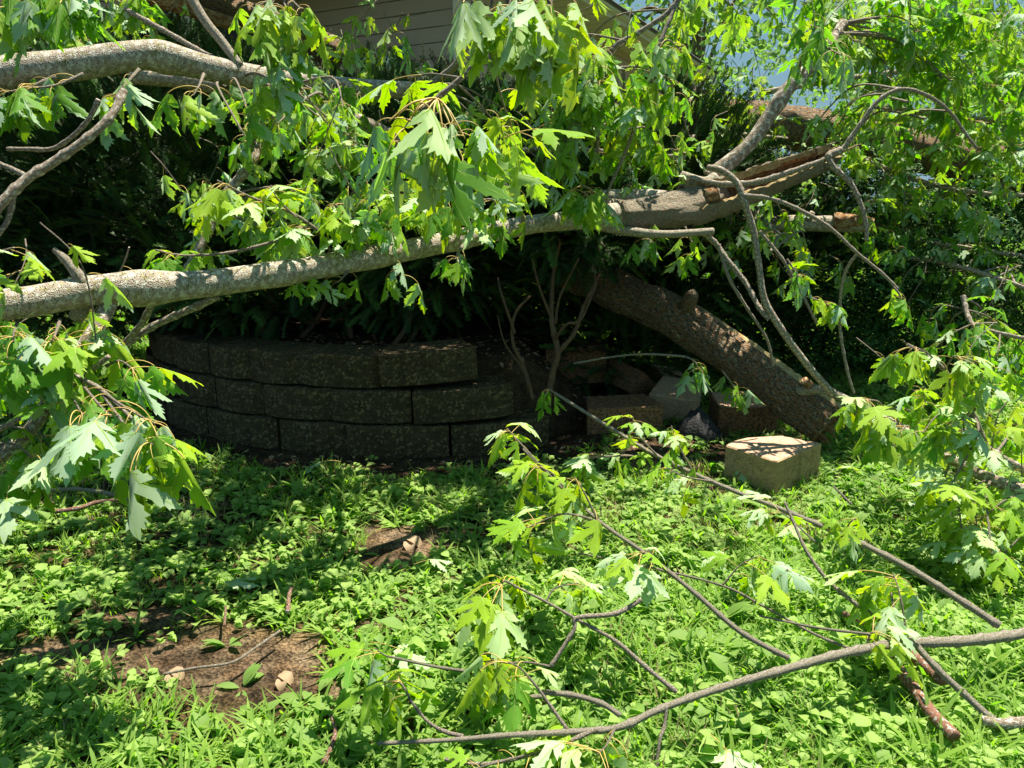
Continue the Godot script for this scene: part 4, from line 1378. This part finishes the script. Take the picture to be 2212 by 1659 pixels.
	for q in [[585, 10], [620, 30], [650, 20], [600, 70], [560, 60], [615, 110], [590, 140], [640, 90], [606, 180], [585, 215], [545, 20]]:
		twig(g, [612, q[1] - 30, 2.26, (612 + q[0]) * 0.5, q[1] - 18, 2.24, q[0], q[1], 2.2], 3, 4, 11.5, 1.0, 1 if q[1] > 60 else 0, 0.5)
	# hero cluster at the centre, nearest
	g = leafy("near_sprig", "near drooping sprig of large silvery leaves on pale orange stalks")
	g.silver = 0.55
	n = g.node
	limb(n, "limb", [1120, 20, 1.25, 1060, 100, 1.25, 1000, 165, 1.24, 940, 215, 1.23, 905, 240, 1.22], 7, 5, M.twig, 8, 0.1)
	for q in [[840, 262, 10.5, 2], [868, 285, 11.5, 2], [905, 300, 11.5, 0], [935, 285, 11, 1], [960, 300, 11, 0], [985, 275, 10, 1], [1005, 300, 10.5, 2], [890, 250, 10, 0], [1000, 345, 10, 1]]:
		twig(g, [945, 212, 1.23, (940 + q[0]) * 0.5, (215 + q[1]) * 0.5 - 16, 1.2, q[0], q[1], 1.18], 2.2, 2 + q[0] % 2, q[2], 1.0, q[3], 0.9, M.petiole)
	twig(g, [985, 180, 1.24, 1040, 230, 1.3, 1075, 280, 1.34, 1085, 330, 1.36], 2.6, 8, 11, 0.9, 0, 0.5)
	twig(g, [1060, 100, 1.25, 1080, 200, 1.4, 1110, 290, 1.5], 2.6, 6, 10, 0.6, 0, 0.6)
	twig(g, [1000, 170, 1.24, 930, 160, 1.3, 880, 170, 1.35], 3, 4, 9, 0.7, 0, 0.4)
	# the cluster at the top, closest of all
	g = leafy("top_cluster", "bright cluster of leaves hanging close in front of the gutter")
	n = g.node
	g.limbs.append(limb(n, "limb", [1300, -90, 1.05, 1200, -50, 1.03, 1100, -40, 1.0, 1000, -70, 1.0], 8, 6, M.twig, 8, 0.1))
	for q in [[1020, 10, 1], [1060, 30, 0], [1100, 20, 1], [1130, 50, 0], [1160, 25, 1], [1190, 20, 0], [1090, 70, 2], [1150, 90, 1], [1180, 70, 0]]:
		twig(g, [q[0] + 8, -50, 1.02, q[0] + 4, q[1] - 40, 1.0, q[0], q[1], 0.98], 3, 4, 8.2, 1.0, q[2], 0.7)

	# mostly unseen bough, added to shade the hedge and the ground before the wall
	g = leafy("added_shade_bough", "mostly unseen bough added high over the hedge to shade the ground by the wall")
	g.limbs.append(limb(g.node, "limb", [1700, -460, 3.5, 1300, -360, 3.4, 950, -280, 3.3, 600, -240, 3.2, 300, -240, 3.1], 16, 8, M.bark, 10, 0.1))
	crown(g, [270, -540, 1450, -90], 3.0, 3.7, 150, 9, 13, 0.6, 1)
	# ------------- the right half
	g = leafy("rising_branch", "mottled grey branch rising steeply out of the split limb against the sky")
	n = g.node
	g.limbs.append(limb(n, "limb", [1530, 385, 3.25, 1570, 355, 3.25, 1620, 310, 3.26, 1655, 262, 3.28, 1700, 195, 3.3, 1750, 145, 3.34, 1790, 100, 3.4, 1820, 50, 3.5], 15.5, 9, M.twig, 16, 0.10, [[0.45, 0.2, 0.03], [0.58, 0.15, 0.03]]))
	limb(n, "side_branch", [1470, 380, 3.2, 1520, 395, 3.2, 1545, 385, 3.22], 10, 12, M.bark, 10, 0.2)
	for q in [[1570, 50, 1700, 110, 4], [1750, 0, 1890, 150, 24], [1880, 10, 2090, 200, 28]]:
		crown(g, q, 3.4, 4.2, q[4], 8, 11.5, 0.7, 1)
	crown(g, [1760, 60, 1820, 130], 2.3, 2.5, 3, 7, 12, 1.0, 2)
	# arching dark branch
	g = leafy("arching_branch", "dark slender branch arching up and over against the leaves")
	n = g.node
	g.limbs.append(limb(n, "limb", [1490, 385, 3.1, 1560, 398, 3.05, 1640, 392, 3.03, 1740, 360, 3.0, 1810, 330, 3.0, 1850, 280, 3.0, 1895, 220, 3.0, 1945, 193, 3.0, 2000, 205, 3.0, 2050, 240, 3.0, 2090, 295, 3.0, 2110, 320, 3.0], 6.5, 3, M.twig, 9, 0.1))
	limb(n, "side_branch", [1815, 325, 3.0, 1790, 335, 2.98, 1800, 360, 2.97, 1840, 400, 2.95, 1868, 470, 2.93, 1872, 520, 2.92], 7, 4, M.twig, 8, 0.12)
	crown(g, [1930, 20, 2230, 260], 3.4, 4.4, 58, 8, 12, 0.75, 2)
	crown(g, [1760, 240, 2000, 330], 3.2, 4.0, 12, 7, 9.5, 0.7, 1)
	# hanging branches in front of the leaning trunk
	g = leafy("hanging_branch", "knobbly branch bowing down from the split limb past the leaning trunk")
	n = g.node
	g.limbs.append(limb(n, "limb", [1530, 362, 2.9, 1560, 368, 2.85, 1592, 395, 2.82, 1605, 430, 2.8, 1628, 500, 2.8, 1640, 580, 2.78, 1652, 650, 2.77, 1690, 715, 2.76, 1745, 790, 2.76, 1800, 852, 2.78], 7.5, 7, M.twig, 12, 0.14))
	limb(n, "side_branch", [1515, 500, 2.92, 1545, 525, 2.93, 1570, 560, 2.9, 1610, 610, 2.86, 1640, 665, 2.79, 1662, 690, 2.765], 6, 5, M.twig, 9, 0.12)
	limb(n, "side_branch", [1600, 422, 2.8, 1660, 428, 2.78, 1720, 450, 2.75, 1790, 490, 2.72, 1850, 545, 2.7, 1905, 590, 2.68, 1940, 625, 2.66], 5, 3, M.twig, 8, 0.12)
	limb(n, "side_branch", [1552, 528, 2.92, 1575, 600, 2.88, 1610, 660, 2.86, 1655, 730, 2.85, 1670, 790, 2.85], 4.5, 2.5, M.twig, 8, 0.12)
	limb(n, "side_branch", [1640, 500, 2.8, 1690, 560, 2.78, 1730, 630, 2.76, 1765, 700, 2.75], 4, 2.5, M.twig, 8, 0.12)
	limb(n, "side_branch", [1852, 547, 2.70, 1822, 600, 2.75, 1814, 700, 2.8, 1830, 800, 2.8, 1845, 850, 2.8], 3.5, 2.5, M.twig, 8, 0.12)
	limb(n, "side_branch", [1480, 770, 2.9, 1400, 765, 2.95, 1330, 770, 3.0, 1240, 785, 3.05], 2.8, 2, M.twig, 7, 0.12)
	twig(g, [1930, 620, 2.66, 1945, 640, 2.65, 1940, 655, 2.65], 2.5, 9, 9.5, 0.95, 1, 0.3)
	twig(g, [1740, 640, 2.77, 1770, 650, 2.76, 1790, 660, 2.75], 2.5, 9, 9.5, 0.9, 1, 0.3)
	twig(g, [1700, 560, 2.78, 1720, 590, 2.77, 1730, 600, 2.76], 2.5, 9, 9.5, 0.9, 2, 0.3)
	twig(g, [1480, 770, 2.9, 1500, 780, 2.88, 1510, 800, 2.87], 2.5, 9, 9, 0.95, 2, 0.3)
	twig(g, [1560, 800, 2.9, 1590, 840, 2.88, 1600, 850, 2.87], 2.5, 9, 9, 0.95, 2, 0.3)
	crown(g, [1700, 500, 1950, 680], 3.6, 4.2, 10, 7, 11, 0.85, 1)
	# vertical drape in front of the gutter
	g = leafy("gutter_drape", "long vertical drape of leaves hanging in front of the gutter end")
	n = g.node
	g.limbs.append(limb(n, "limb", [1500, -60, 2.5, 1450, 20, 2.5, 1380, 70, 2.5, 1320, 110, 2.5, 1300, 200, 2.5, 1290, 330, 2.55], 6, 3.5, M.twig, 8, 0.1))
	g.limbs.append(limb(n, "limb", [1460, 10, 2.5, 1420, 110, 2.45, 1390, 220, 2.45, 1350, 330, 2.5, 1310, 420, 2.55], 4.5, 3, M.twig, 8, 0.1))
	crown(g, [1220, 80, 1480, 230], 2.3, 2.7, 10, 8, 11, 0.95, 1)
	crown(g, [1190, 200, 1470, 360], 2.4, 2.9, 19, 8, 10.5, 0.95, 1)
	crown(g, [1110, 90, 1260, 320], 2.4, 3.0, 11, 7, 10, 0.9, 0)
	crown(g, [1440, 20, 1620, 80], 2.8, 3.3, 5, 7, 10, 0.8, 1)
	# boughs of the fallen crown on the right, from near to far
	var boughs := [
		["bright mass of leaves crowding round the splintered end of the limb", [1800, 320, 4.3, 1900, 360, 4.3, 2020, 400, 4.4, 2150, 420, 4.4, 2280, 420, 4.4], [1780, 320, 2212, 500], 4.0, 4.8, 36, 8, 11.5, 0.6, 1],
		["deep green mass of leaves beyond the snapped limb", [1700, 440, 4.4, 1850, 470, 4.4, 2000, 520, 4.4, 2260, 560, 4.4], [1660, 330, 2000, 560], 4.1, 5.0, 34, 8, 10.0, 0.6, 1],
		["mass of leaves round the dark upright stem at the lawn edge", [1850, 560, 4.2, 2000, 560, 4.2, 2150, 600, 4.1, 2260, 640, 4.0], [1900, 460, 2212, 680], 4.1, 5.0, 38, 8, 11.0, 0.7, 2],
		["leaves hanging low over the far end of the great far trunk", [1900, 230, 4.3, 2050, 250, 4.3, 2260, 270, 4.2], [1850, 240, 2212, 370], 4.0, 4.5, 15, 8, 11.0, 0.7, 1],
		["leaves hanging in the sky gap over the great far trunk", [1650, 200, 4.6, 1760, 180, 4.6, 1900, 160, 4.7, 2100, 140, 4.8], [1830, 130, 2212, 300], 4.3, 5.4, 24, 8, 11.0, 0.7, 2],
		["leaves over the far trunk beside the timber railing", [1480, 300, 4.0, 1580, 290, 4.1, 1700, 300, 4.2], [1440, 210, 1720, 330], 3.8, 4.5, 15, 7, 9.5, 0.7, 0],
		["grey-green wilted leaves low in the shade of the fallen crown", [2080, 640, 3.1, 2100, 700, 3.0, 2160, 720, 2.9, 2260, 740, 2.9], [1990, 680, 2212, 850], 2.8, 3.5, 17, 8, 10.5, 0.9, 2],
		["leaves hanging behind the hanging branch in the middle distance", [1560, 380, 3.7, 1620, 450, 3.7, 1700, 520, 3.7], [1480, 420, 1720, 600], 3.3, 4.0, 14, 7, 10.0, 0.9, 2],
		["leaves tangled over the yew top between limb and gutter", [1090, 330, 3.3, 1200, 320, 3.3, 1330, 330, 3.3, 1480, 340, 3.3], [1130, 280, 1540, 420], 3.1, 3.7, 22, 7, 10.0, 0.85, 1],
	]
	for b in boughs:
		g = leafy("leafy_bough", b[0], "branch", "boughs of the fallen crown")
		g.limbs.append(limb(g.node, "limb", b[1], 6, 4, M.twig, 8, 0.1))
		crown(g, b[2], b[3], b[4], b[5], b[6], b[7], b[8], b[9])
	# near right boughs over the lawn
	g = leafy("lawn_bough", "dark limb with fresh leaves sprawling low over the lawn edge")
	n = g.node
	g.limbs.append(limb(n, "limb", [1880, 890, 2.45, 1950, 928, 2.3, 2010, 970, 2.2, 2070, 1000, 2.1, 2140, 1035, 2.02, 2290, 1090, 1.9], 11, 15, M.twig, 12, 0.12))
	g.limbs.append(limb(n, "side_branch", [1960, 745, 2.05, 2000, 765, 2.05, 2040, 800, 2.05, 2075, 850, 2.05, 2105, 900, 2.05, 2125, 950, 2.05, 2150, 1000, 2.02], 4, 6, M.twig, 9, 0.12))
	g.limbs.append(limb(n, "side_branch", [2080, 930, 2.2, 2150, 980, 2.15, 2240, 1030, 2.1], 7, 8, M.twig, 9, 0.12))
	twig(g, [2040, 800, 2.05, 2000, 760, 2.0, 1965, 750, 1.96], 3, 10, 11, 0.9, 0, 0.4)
	twig(g, [2040, 800, 2.05, 2060, 770, 2.02, 2075, 775, 2.0], 3, 8, 10, 0.5, 0, 0.4)
	twig(g, [2075, 850, 2.05, 2090, 820, 2.0, 2100, 830, 2.0], 3, 7, 9.5, 0.7, 0, 0.4)
	twig(g, [1930, 915, 2.3, 1900, 870, 2.2, 1868, 865, 2.15], 3.5, 12, 11.5, 0.65, 0, 0.4)
	twig(g, [1950, 925, 2.25, 1930, 900, 2.1, 1900, 905, 2.05], 3.5, 11, 11.5, 0.8, 0, 0.4)
	twig(g, [1980, 945, 2.2, 1960, 920, 2.1, 1945, 935, 2.05], 3.5, 10, 11, 0.9, 1, 0.4)
	twig(g, [2100, 1010, 2.05, 2085, 950, 2.0, 2080, 900, 1.98], 3.5, 10, 10.5, 0.6, 0, 0.4)
	crown(g, [1980, 860, 2212, 1010], 1.95, 2.5, 11, 8, 10.5, 0.7, 1)
	crown(g, [2020, 1020, 2230, 1180], 1.8, 2.2, 8, 8, 10.5, 0.5, 0)
	crown(g, [2040, 1120, 2212, 1260], 1.75, 2.0, 6, 7, 10.5, 0.4, 0)

func build_foreground() -> void:
	reach = 0.93
	var g := leafy("foreground_branch", "long pale branch with many side twigs lying over the sunny grass nearest us")
	var n: Node3D = g.node
	limb(n, "limb", [2300, 1340, 1.62, 2212, 1368, 1.56, 2080, 1385, 1.52, 1950, 1390, 1.48, 1830, 1410, 1.44, 1700, 1445, 1.40, 1560, 1485, 1.36, 1430, 1530, 1.32, 1340, 1570, 1.29, 1250, 1580, 1.28, 1100, 1588, 1.27, 980, 1598, 1.26, 815, 1606, 1.25], 13, 4.5, M.bark, 12, 0.10, [[0.29, 0.25, 0.012], [0.5, 0.12, 0.01], [0.7, 0.2, 0.01]])
	limb(n, "side_branch", [2160, 1352, 1.56, 2080, 1300, 1.62, 1960, 1225, 1.72, 1840, 1165, 1.84, 1700, 1105, 1.98, 1560, 1050, 2.12, 1420, 985, 2.30, 1320, 925, 2.45, 1200, 850, 2.62], 9, 2.5, M.bark, 9, 0.10)
	limb(n, "side_branch", [1975, 1388, 1.50, 1900, 1340, 1.56, 1800, 1265, 1.64, 1745, 1195, 1.70, 1715, 1130, 1.76, 1695, 1085, 1.8], 6, 3, M.twig, 8, 0.1)
	limb(n, "side_branch", [1705, 1422, 1.42, 1600, 1365, 1.48, 1500, 1280, 1.56, 1400, 1200, 1.65, 1300, 1130, 1.76, 1200, 1040, 1.9, 1130, 970, 2.0], 7, 2.5, M.bark, 9, 0.10)
	limb(n, "side_branch", [1462, 1495, 1.36, 1400, 1445, 1.40, 1330, 1385, 1.45, 1250, 1340, 1.48, 1180, 1300, 1.52, 1110, 1265, 1.56], 5.5, 2.5, M.twig, 8, 0.10)
	limb(n, "side_branch", [1385, 1295, 1.50, 1330, 1325, 1.48, 1245, 1335, 1.47, 1240, 1360, 1.46, 1190, 1440, 1.43], 5.5, 5, M.twig, 8, 0.12)
	limb(n, "side_branch", [1975, 1390, 1.48, 2030, 1450, 1.43, 2110, 1525, 1.38, 2190, 1600, 1.33, 2240, 1680, 1.3], 8, 9, M.bark, 9, 0.1)
	limb(n, "side_branch", [1860, 1410, 1.45, 1760, 1370, 1.5, 1650, 1310, 1.56, 1560, 1265, 1.61, 1400, 1225, 1.68, 1250, 1195, 1.74], 3.5, 2, M.twig, 8, 0.1)
	limb(n, "side_branch", [1880, 1370, 1.47, 1760, 1355, 1.49, 1640, 1330, 1.52], 3.5, 2.5, M.bark, 8, 0.1)
	limb(n, "side_branch", [1440, 1525, 1.32, 1435, 1570, 1.30, 1425, 1600, 1.28, 1415, 1680, 1.25], 4.5, 3.5, M.twig, 8, 0.12)
	limb(n, "side_branch", [1290, 1575, 1.28, 1180, 1620, 1.25, 1050, 1650, 1.23, 960, 1640, 1.22], 5, 4, M.twig, 8, 0.1)
	limb(n, "side_branch", [1340, 1545, 1.31, 1300, 1520, 1.33, 1240, 1502, 1.34, 1170, 1495, 1.35], 7, 6, M.bark, 9, 0.14)
	limb(n, "side_branch", [1000, 1590, 1.27, 960, 1580, 1.28, 920, 1555, 1.29, 885, 1510, 1.31], 5, 3, M.twig, 8, 0.12)
	limb(n, "side_branch", [1225, 1575, 1.28, 1200, 1540, 1.3, 1165, 1490, 1.32], 4.5, 3, M.twig, 8, 0.12)
	limb(n, "side_branch", [1010, 1450, 1.42, 940, 1440, 1.43, 850, 1420, 1.45], 4, 3, M.bark, 8, 0.12)
	limb(n, "side_branch", [1960, 1385, 1.5, 1935, 1330, 1.54, 1925, 1280, 1.57], 3, 2.5, M.twig, 7, 0.1)
	limb(n, "side_branch", [1840, 1090, 1.95, 1800, 1050, 2.0], 3, 2, M.twig, 7, 0.1)
	# leaves: wall sprig, middle, near
	twig(g, [1200, 1040, 1.9, 1140, 975, 1.98, 1095, 925, 2.05], 3, 12, 9.5, 0.55, 0, 0.2)
	twig(g, [1230, 1070, 1.86, 1190, 1020, 1.88, 1150, 1010, 1.88], 3, 10, 9.5, 0.7, 0, 0.3)
	twig(g, [1290, 1120, 1.77, 1260, 1060, 1.8, 1240, 1030, 1.82], 3, 9, 9, 0.6, 0, 0.3)
	twig(g, [1300, 1130, 1.76, 1220, 1110, 1.74, 1140, 1140, 1.74], 3, 10, 10, 0.6, 0, 0.3)
	twig(g, [1400, 985, 2.3, 1330, 985, 2.22, 1270, 990, 2.18], 2.6, 10, 8.5, 0.6, 0, 0.3)
	twig(g, [1420, 985, 2.3, 1380, 940, 2.28, 1365, 900, 2.28], 2.4, 8, 8, 0.4, 0, 0.3)
	twig(g, [1500, 1025, 2.2, 1470, 970, 2.2, 1450, 920, 2.22], 2.4, 9, 8, 0.5, 0, 0.3)
	twig(g, [1540, 1040, 2.14, 1480, 1030, 2.1, 1440, 1010, 2.1], 2.4, 7, 8, 0.5, 0, 0.3)
	twig(g, [1200, 850, 2.62, 1190, 843, 2.62, 1183, 840, 2.62], 2, 7, 7.5, 0.9, 1, 0.2)
	twig(g, [1420, 1215, 1.64, 1400, 1190, 1.62, 1380, 1200, 1.6], 2.5, 8, 9, 0.3, 0, 0.3)
	twig(g, [1110, 1265, 1.56, 1090, 1255, 1.56, 1080, 1270, 1.56], 2.5, 9, 10.5, 0.7, 0, 0.3)
	twig(g, [1180, 1300, 1.52, 1200, 1270, 1.54, 1250, 1260, 1.55], 2.5, 7, 10, 0.3, 0, 0.3)
	twig(g, [1165, 1490, 1.32, 1120, 1440, 1.34, 1080, 1430, 1.35], 3, 11, 10.5, 0.75, 0, 0.3)
	twig(g, [1190, 1440, 1.43, 1130, 1430, 1.42, 1060, 1440, 1.40], 3, 9, 10.5, 0.75, 1, 0.3)
	twig(g, [885, 1510, 1.31, 870, 1480, 1.33, 855, 1470, 1.34], 3, 11, 9.5, 0.8, 0, 0.2)
	twig(g, [850, 1420, 1.45, 830, 1415, 1.45, 810, 1400, 1.45], 3, 4, 9, 0.2, 1, 0.2)
	twig(g, [1180, 1620, 1.25, 1100, 1640, 1.22, 1010, 1665, 1.2], 3, 9, 10, 0.4, 0, 0.3)
	twig(g, [1330, 1570, 1.28, 1310, 1610, 1.24, 1290, 1630, 1.22], 3, 9, 11, 0.3, 0, 0.2)
	twig(g, [1760, 1170, 1.78, 1700, 1115, 1.86, 1680, 1105, 1.88], 2.5, 7, 9, 0.5, 0, 0.3)
	twig(g, [1820, 1160, 1.86, 1835, 1130, 1.84, 1850, 1120, 1.82], 2.5, 6, 9, 0.5, 0, 0.3)
	twig(g, [1960, 1380, 1.5, 1945, 1290, 1.54, 1930, 1240, 1.58], 3, 11, 11, 0.6, 0, 0.6)
	twig(g, [1870, 1400, 1.46, 1880, 1370, 1.47, 1890, 1365, 1.47], 2.5, 7, 9, 0.4, 0, 0.2)
	twig(g, [1560, 1265, 1.61, 1600, 1220, 1.62, 1640, 1200, 1.62], 2.5, 7, 9.5, 0.6, 1, 0.3)
	reach = 1.0
	# loose sticks on the grass
	for s in [
		["thick reddish stick with peeling bark lying in the grass", [1930, 1415, 1930, 1450, 1975, 1510, 2010, 1560, 2060, 1610], 13, 14, M.red_stick],
		["short brown stick crossing under the pale branch", [1935, 1400, 1980, 1440, 2035, 1490], 9, 11, M.red_stick],
		["thin reddish stub of stick beside the branch fork", [1820, 1340, 1850, 1352, 1890, 1372], 7, 6, M.red_stick],
		["dark lichen-covered stick end at the grass edge", [2120, 1575, 2170, 1582, 2260, 1570], 12, 14, M.twig],
		["bowed brown stick lying across the bare patch", [355, 1465, 420, 1452, 500, 1440, 550, 1410, 605, 1372], 4, 4, M.twig],
		["curved pale stick standing in the weeds near the bare patch", [700, 1660, 718, 1620, 725, 1585, 715, 1555], 7, 5, M.red_stick],
		["long grey stick lying in the shade below the hanging leaves", [60, 1075, 150, 1065, 220, 1070, 300, 1090], 4, 4, M.bark],
		["brown stick lying just in front of the long grey stick", [120, 1112, 170, 1105, 210, 1092, 262, 1086], 5, 4, M.red_stick],
		["short upright stick stuck among the weeds", [622, 1330, 626, 1290, 632, 1275], 6, 5, M.red_stick],
		["thin straight twig lying beside the pale torn leaf", [485, 1360, 487, 1340, 488, 1318], 4, 3, M.red_stick],
		["knobbly lichened stick under the foreground leaves", [1060, 1525, 1120, 1520, 1170, 1515], 5, 5, M.bark],
	]:
		var p := PackedVector3Array()
		var a: Array = s[1]
		for k in range(0, a.size(), 2):
			var v := on_level(a[k], a[k + 1], 0.03)
			v.y = ground_y(v.x, v.z) + 0.042
			p.append(v)
		var d := -p[0].z
		var o := obj("stick", tube(p, px(s[2], d), px(s[3], d), s[4], 9, 0.15))
		tag(o, s[0], "stick", "sticks lying on the grass")
	# single leaves that fell on the grass
	for f in [
		["pale torn three-lobed leaf lying among weeds in the sun", 455, 1285, 0.105, 2.4], ["white-looking leaf lying at the tip of the thin twig", 800, 1395, 0.10, 1.2], ["pale leaf lying at the foot of the dark wall", 735, 1002, 0.11, 4.9],
		["long pale folded leaf in the grass under the foreground branch", 1535, 1600, 0.11, 0.3], ["bluish leaf with a dark hole leaning by the tan block", 1560, 1015, 0.10, 0.9], ["pale leaf lying in the grass beyond the tan block", 1850, 1030, 0.10, 3.0],
		["silver leaf lying flat between the two long twigs", 1690, 1225, 0.09, 0.2], ["silver leaf drooping over the weeds beside the thin twig", 1575, 1190, 0.085, 5.3], ["small pale leaf in the weeds past the bare patch", 895, 1225, 0.07, 2.0],
		["bluish leaf lying in the dim grass near the wall", 455, 1050, 0.07, 3.9], ["silver leaf lying in bright grass behind the branch tips", 1935, 1095, 0.08, 1.0]]:
		var p := on_level(f[1], f[2], 0.04)
		var o := obj("fallen_leaf", leaf_meshes[0][4][int(f[4] * 10) % 7])
		o.transform = Transform3D((Basis.from_euler(Vector3(0, f[4], 0)) * Basis.from_euler(Vector3(-0.1, 0, 0.1))).scaled(Vector3.ONE * f[3]), Vector3(p.x, ground_y(p.x, p.z) + 0.05, p.z))
		tag(o, f[0], "leaf", "silver leaves fallen on the grass")
	for f in [["curled brown dead leaf beside the bare patch near the wall", 875, 1160, 0.075], ["crumpled tan dead leaf on the larger bare patch", 600, 1450, 0.05], ["pale curled dead leaf at the edge of the bare soil", 365, 1440, 0.05]]:
		var st := new_st()
		oval(st, Vector3.ZERO, 0.4, f[3], f[3] * 0.6, 0.9, 2.2)
		oval(st, Vector3(0.01, 0, 0.01), 1.3, f[3] * 0.8, f[3] * 0.5, 0.7, 2.0)
		st.generate_normals()
		var p := on_level(f[1], f[2], 0.02)
		var o := obj("dead_leaf", done(st, M.dead_leaf))
		o.position = Vector3(p.x, ground_y(p.x, p.z) + 0.012, p.z)
		tag(o, f[0], "leaf")

# ---------------------------------------------------------------- the scene
func _ready() -> void:
	rng.seed = 20240
	bump.seed = 1
	bump.noise_type = FastNoiseLite.TYPE_SIMPLEX
	bump.frequency = 0.1
	bump.fractal_octaves = 2
	soft.seed = 2
	soft.noise_type = FastNoiseLite.TYPE_SIMPLEX
	soft.frequency = 0.1
	soft.fractal_octaves = 3

	var cam := Camera3D.new()
	cam.name = "camera"
	cam.fov = rad_to_deg(2.0 * atan(829.5 / FOCAL))
	cam.far = 500.0
	cam.near = 0.05
	cam.position = Vector3(0, EYE, 0)
	cam.rotation = Vector3(-PITCH, 0, 0)
	cam.current = true
	add_child(cam)

	var sky_m := ProceduralSkyMaterial.new()
	sky_m.sky_top_color = Color(0.62, 0.87, 1.0)
	sky_m.sky_horizon_color = Color(0.76, 0.93, 1.0)
	sky_m.sky_curve = 0.2
	sky_m.ground_bottom_color = Color(0.16, 0.18, 0.10)
	sky_m.ground_horizon_color = Color(0.55, 0.68, 0.70)
	sky_m.sky_energy_multiplier = 1.0
	sky_m.sun_angle_max = 8.0
	var sky := Sky.new()
	sky.sky_material = sky_m
	var env := Environment.new()
	env.background_mode = Environment.BG_SKY
	env.sky = sky
	env.background_energy_multiplier = 0.2
	env.tonemap_mode = Environment.TONE_MAPPER_LINEAR
	env.tonemap_exposure = 2.7
	env.sdfgi_enabled = true
	env.ssao_enabled = true
	env.ssil_enabled = true
	var we := WorldEnvironment.new()
	we.name = "environment"
	we.environment = env
	add_child(we)

	var sun := DirectionalLight3D.new()
	sun.name = "sun"
	sun.light_color = Color(1.0, 0.96, 0.88)
	sun.light_energy = 1.6
	sun.light_angular_distance = 0.5
	sun.shadow_enabled = true
	var el := deg_to_rad(70.0)
	var az := deg_to_rad(42.0)
	var to_sun := Vector3(sin(az) * cos(el), sin(el), -cos(az) * cos(el))
	sun.basis = Basis.looking_at(-to_sun, Vector3.UP)
	add_child(sun)

	make_materials()
	make_leaves()
	build_ground()
	build_house()
	build_far_trees()
	build_wall()
	build_loose_blocks()
	build_yews()
	build_trunks()
	build_split_limb()
	build_boughs()
	build_foreground()
	finish_leaves()
	build_ground_cover()
	for o in get_children():
		clean(o)

func clean(o: Node) -> void:
	if o.has_meta("_n"):
		o.remove_meta("_n")
	for c in o.get_children():
		clean(c)
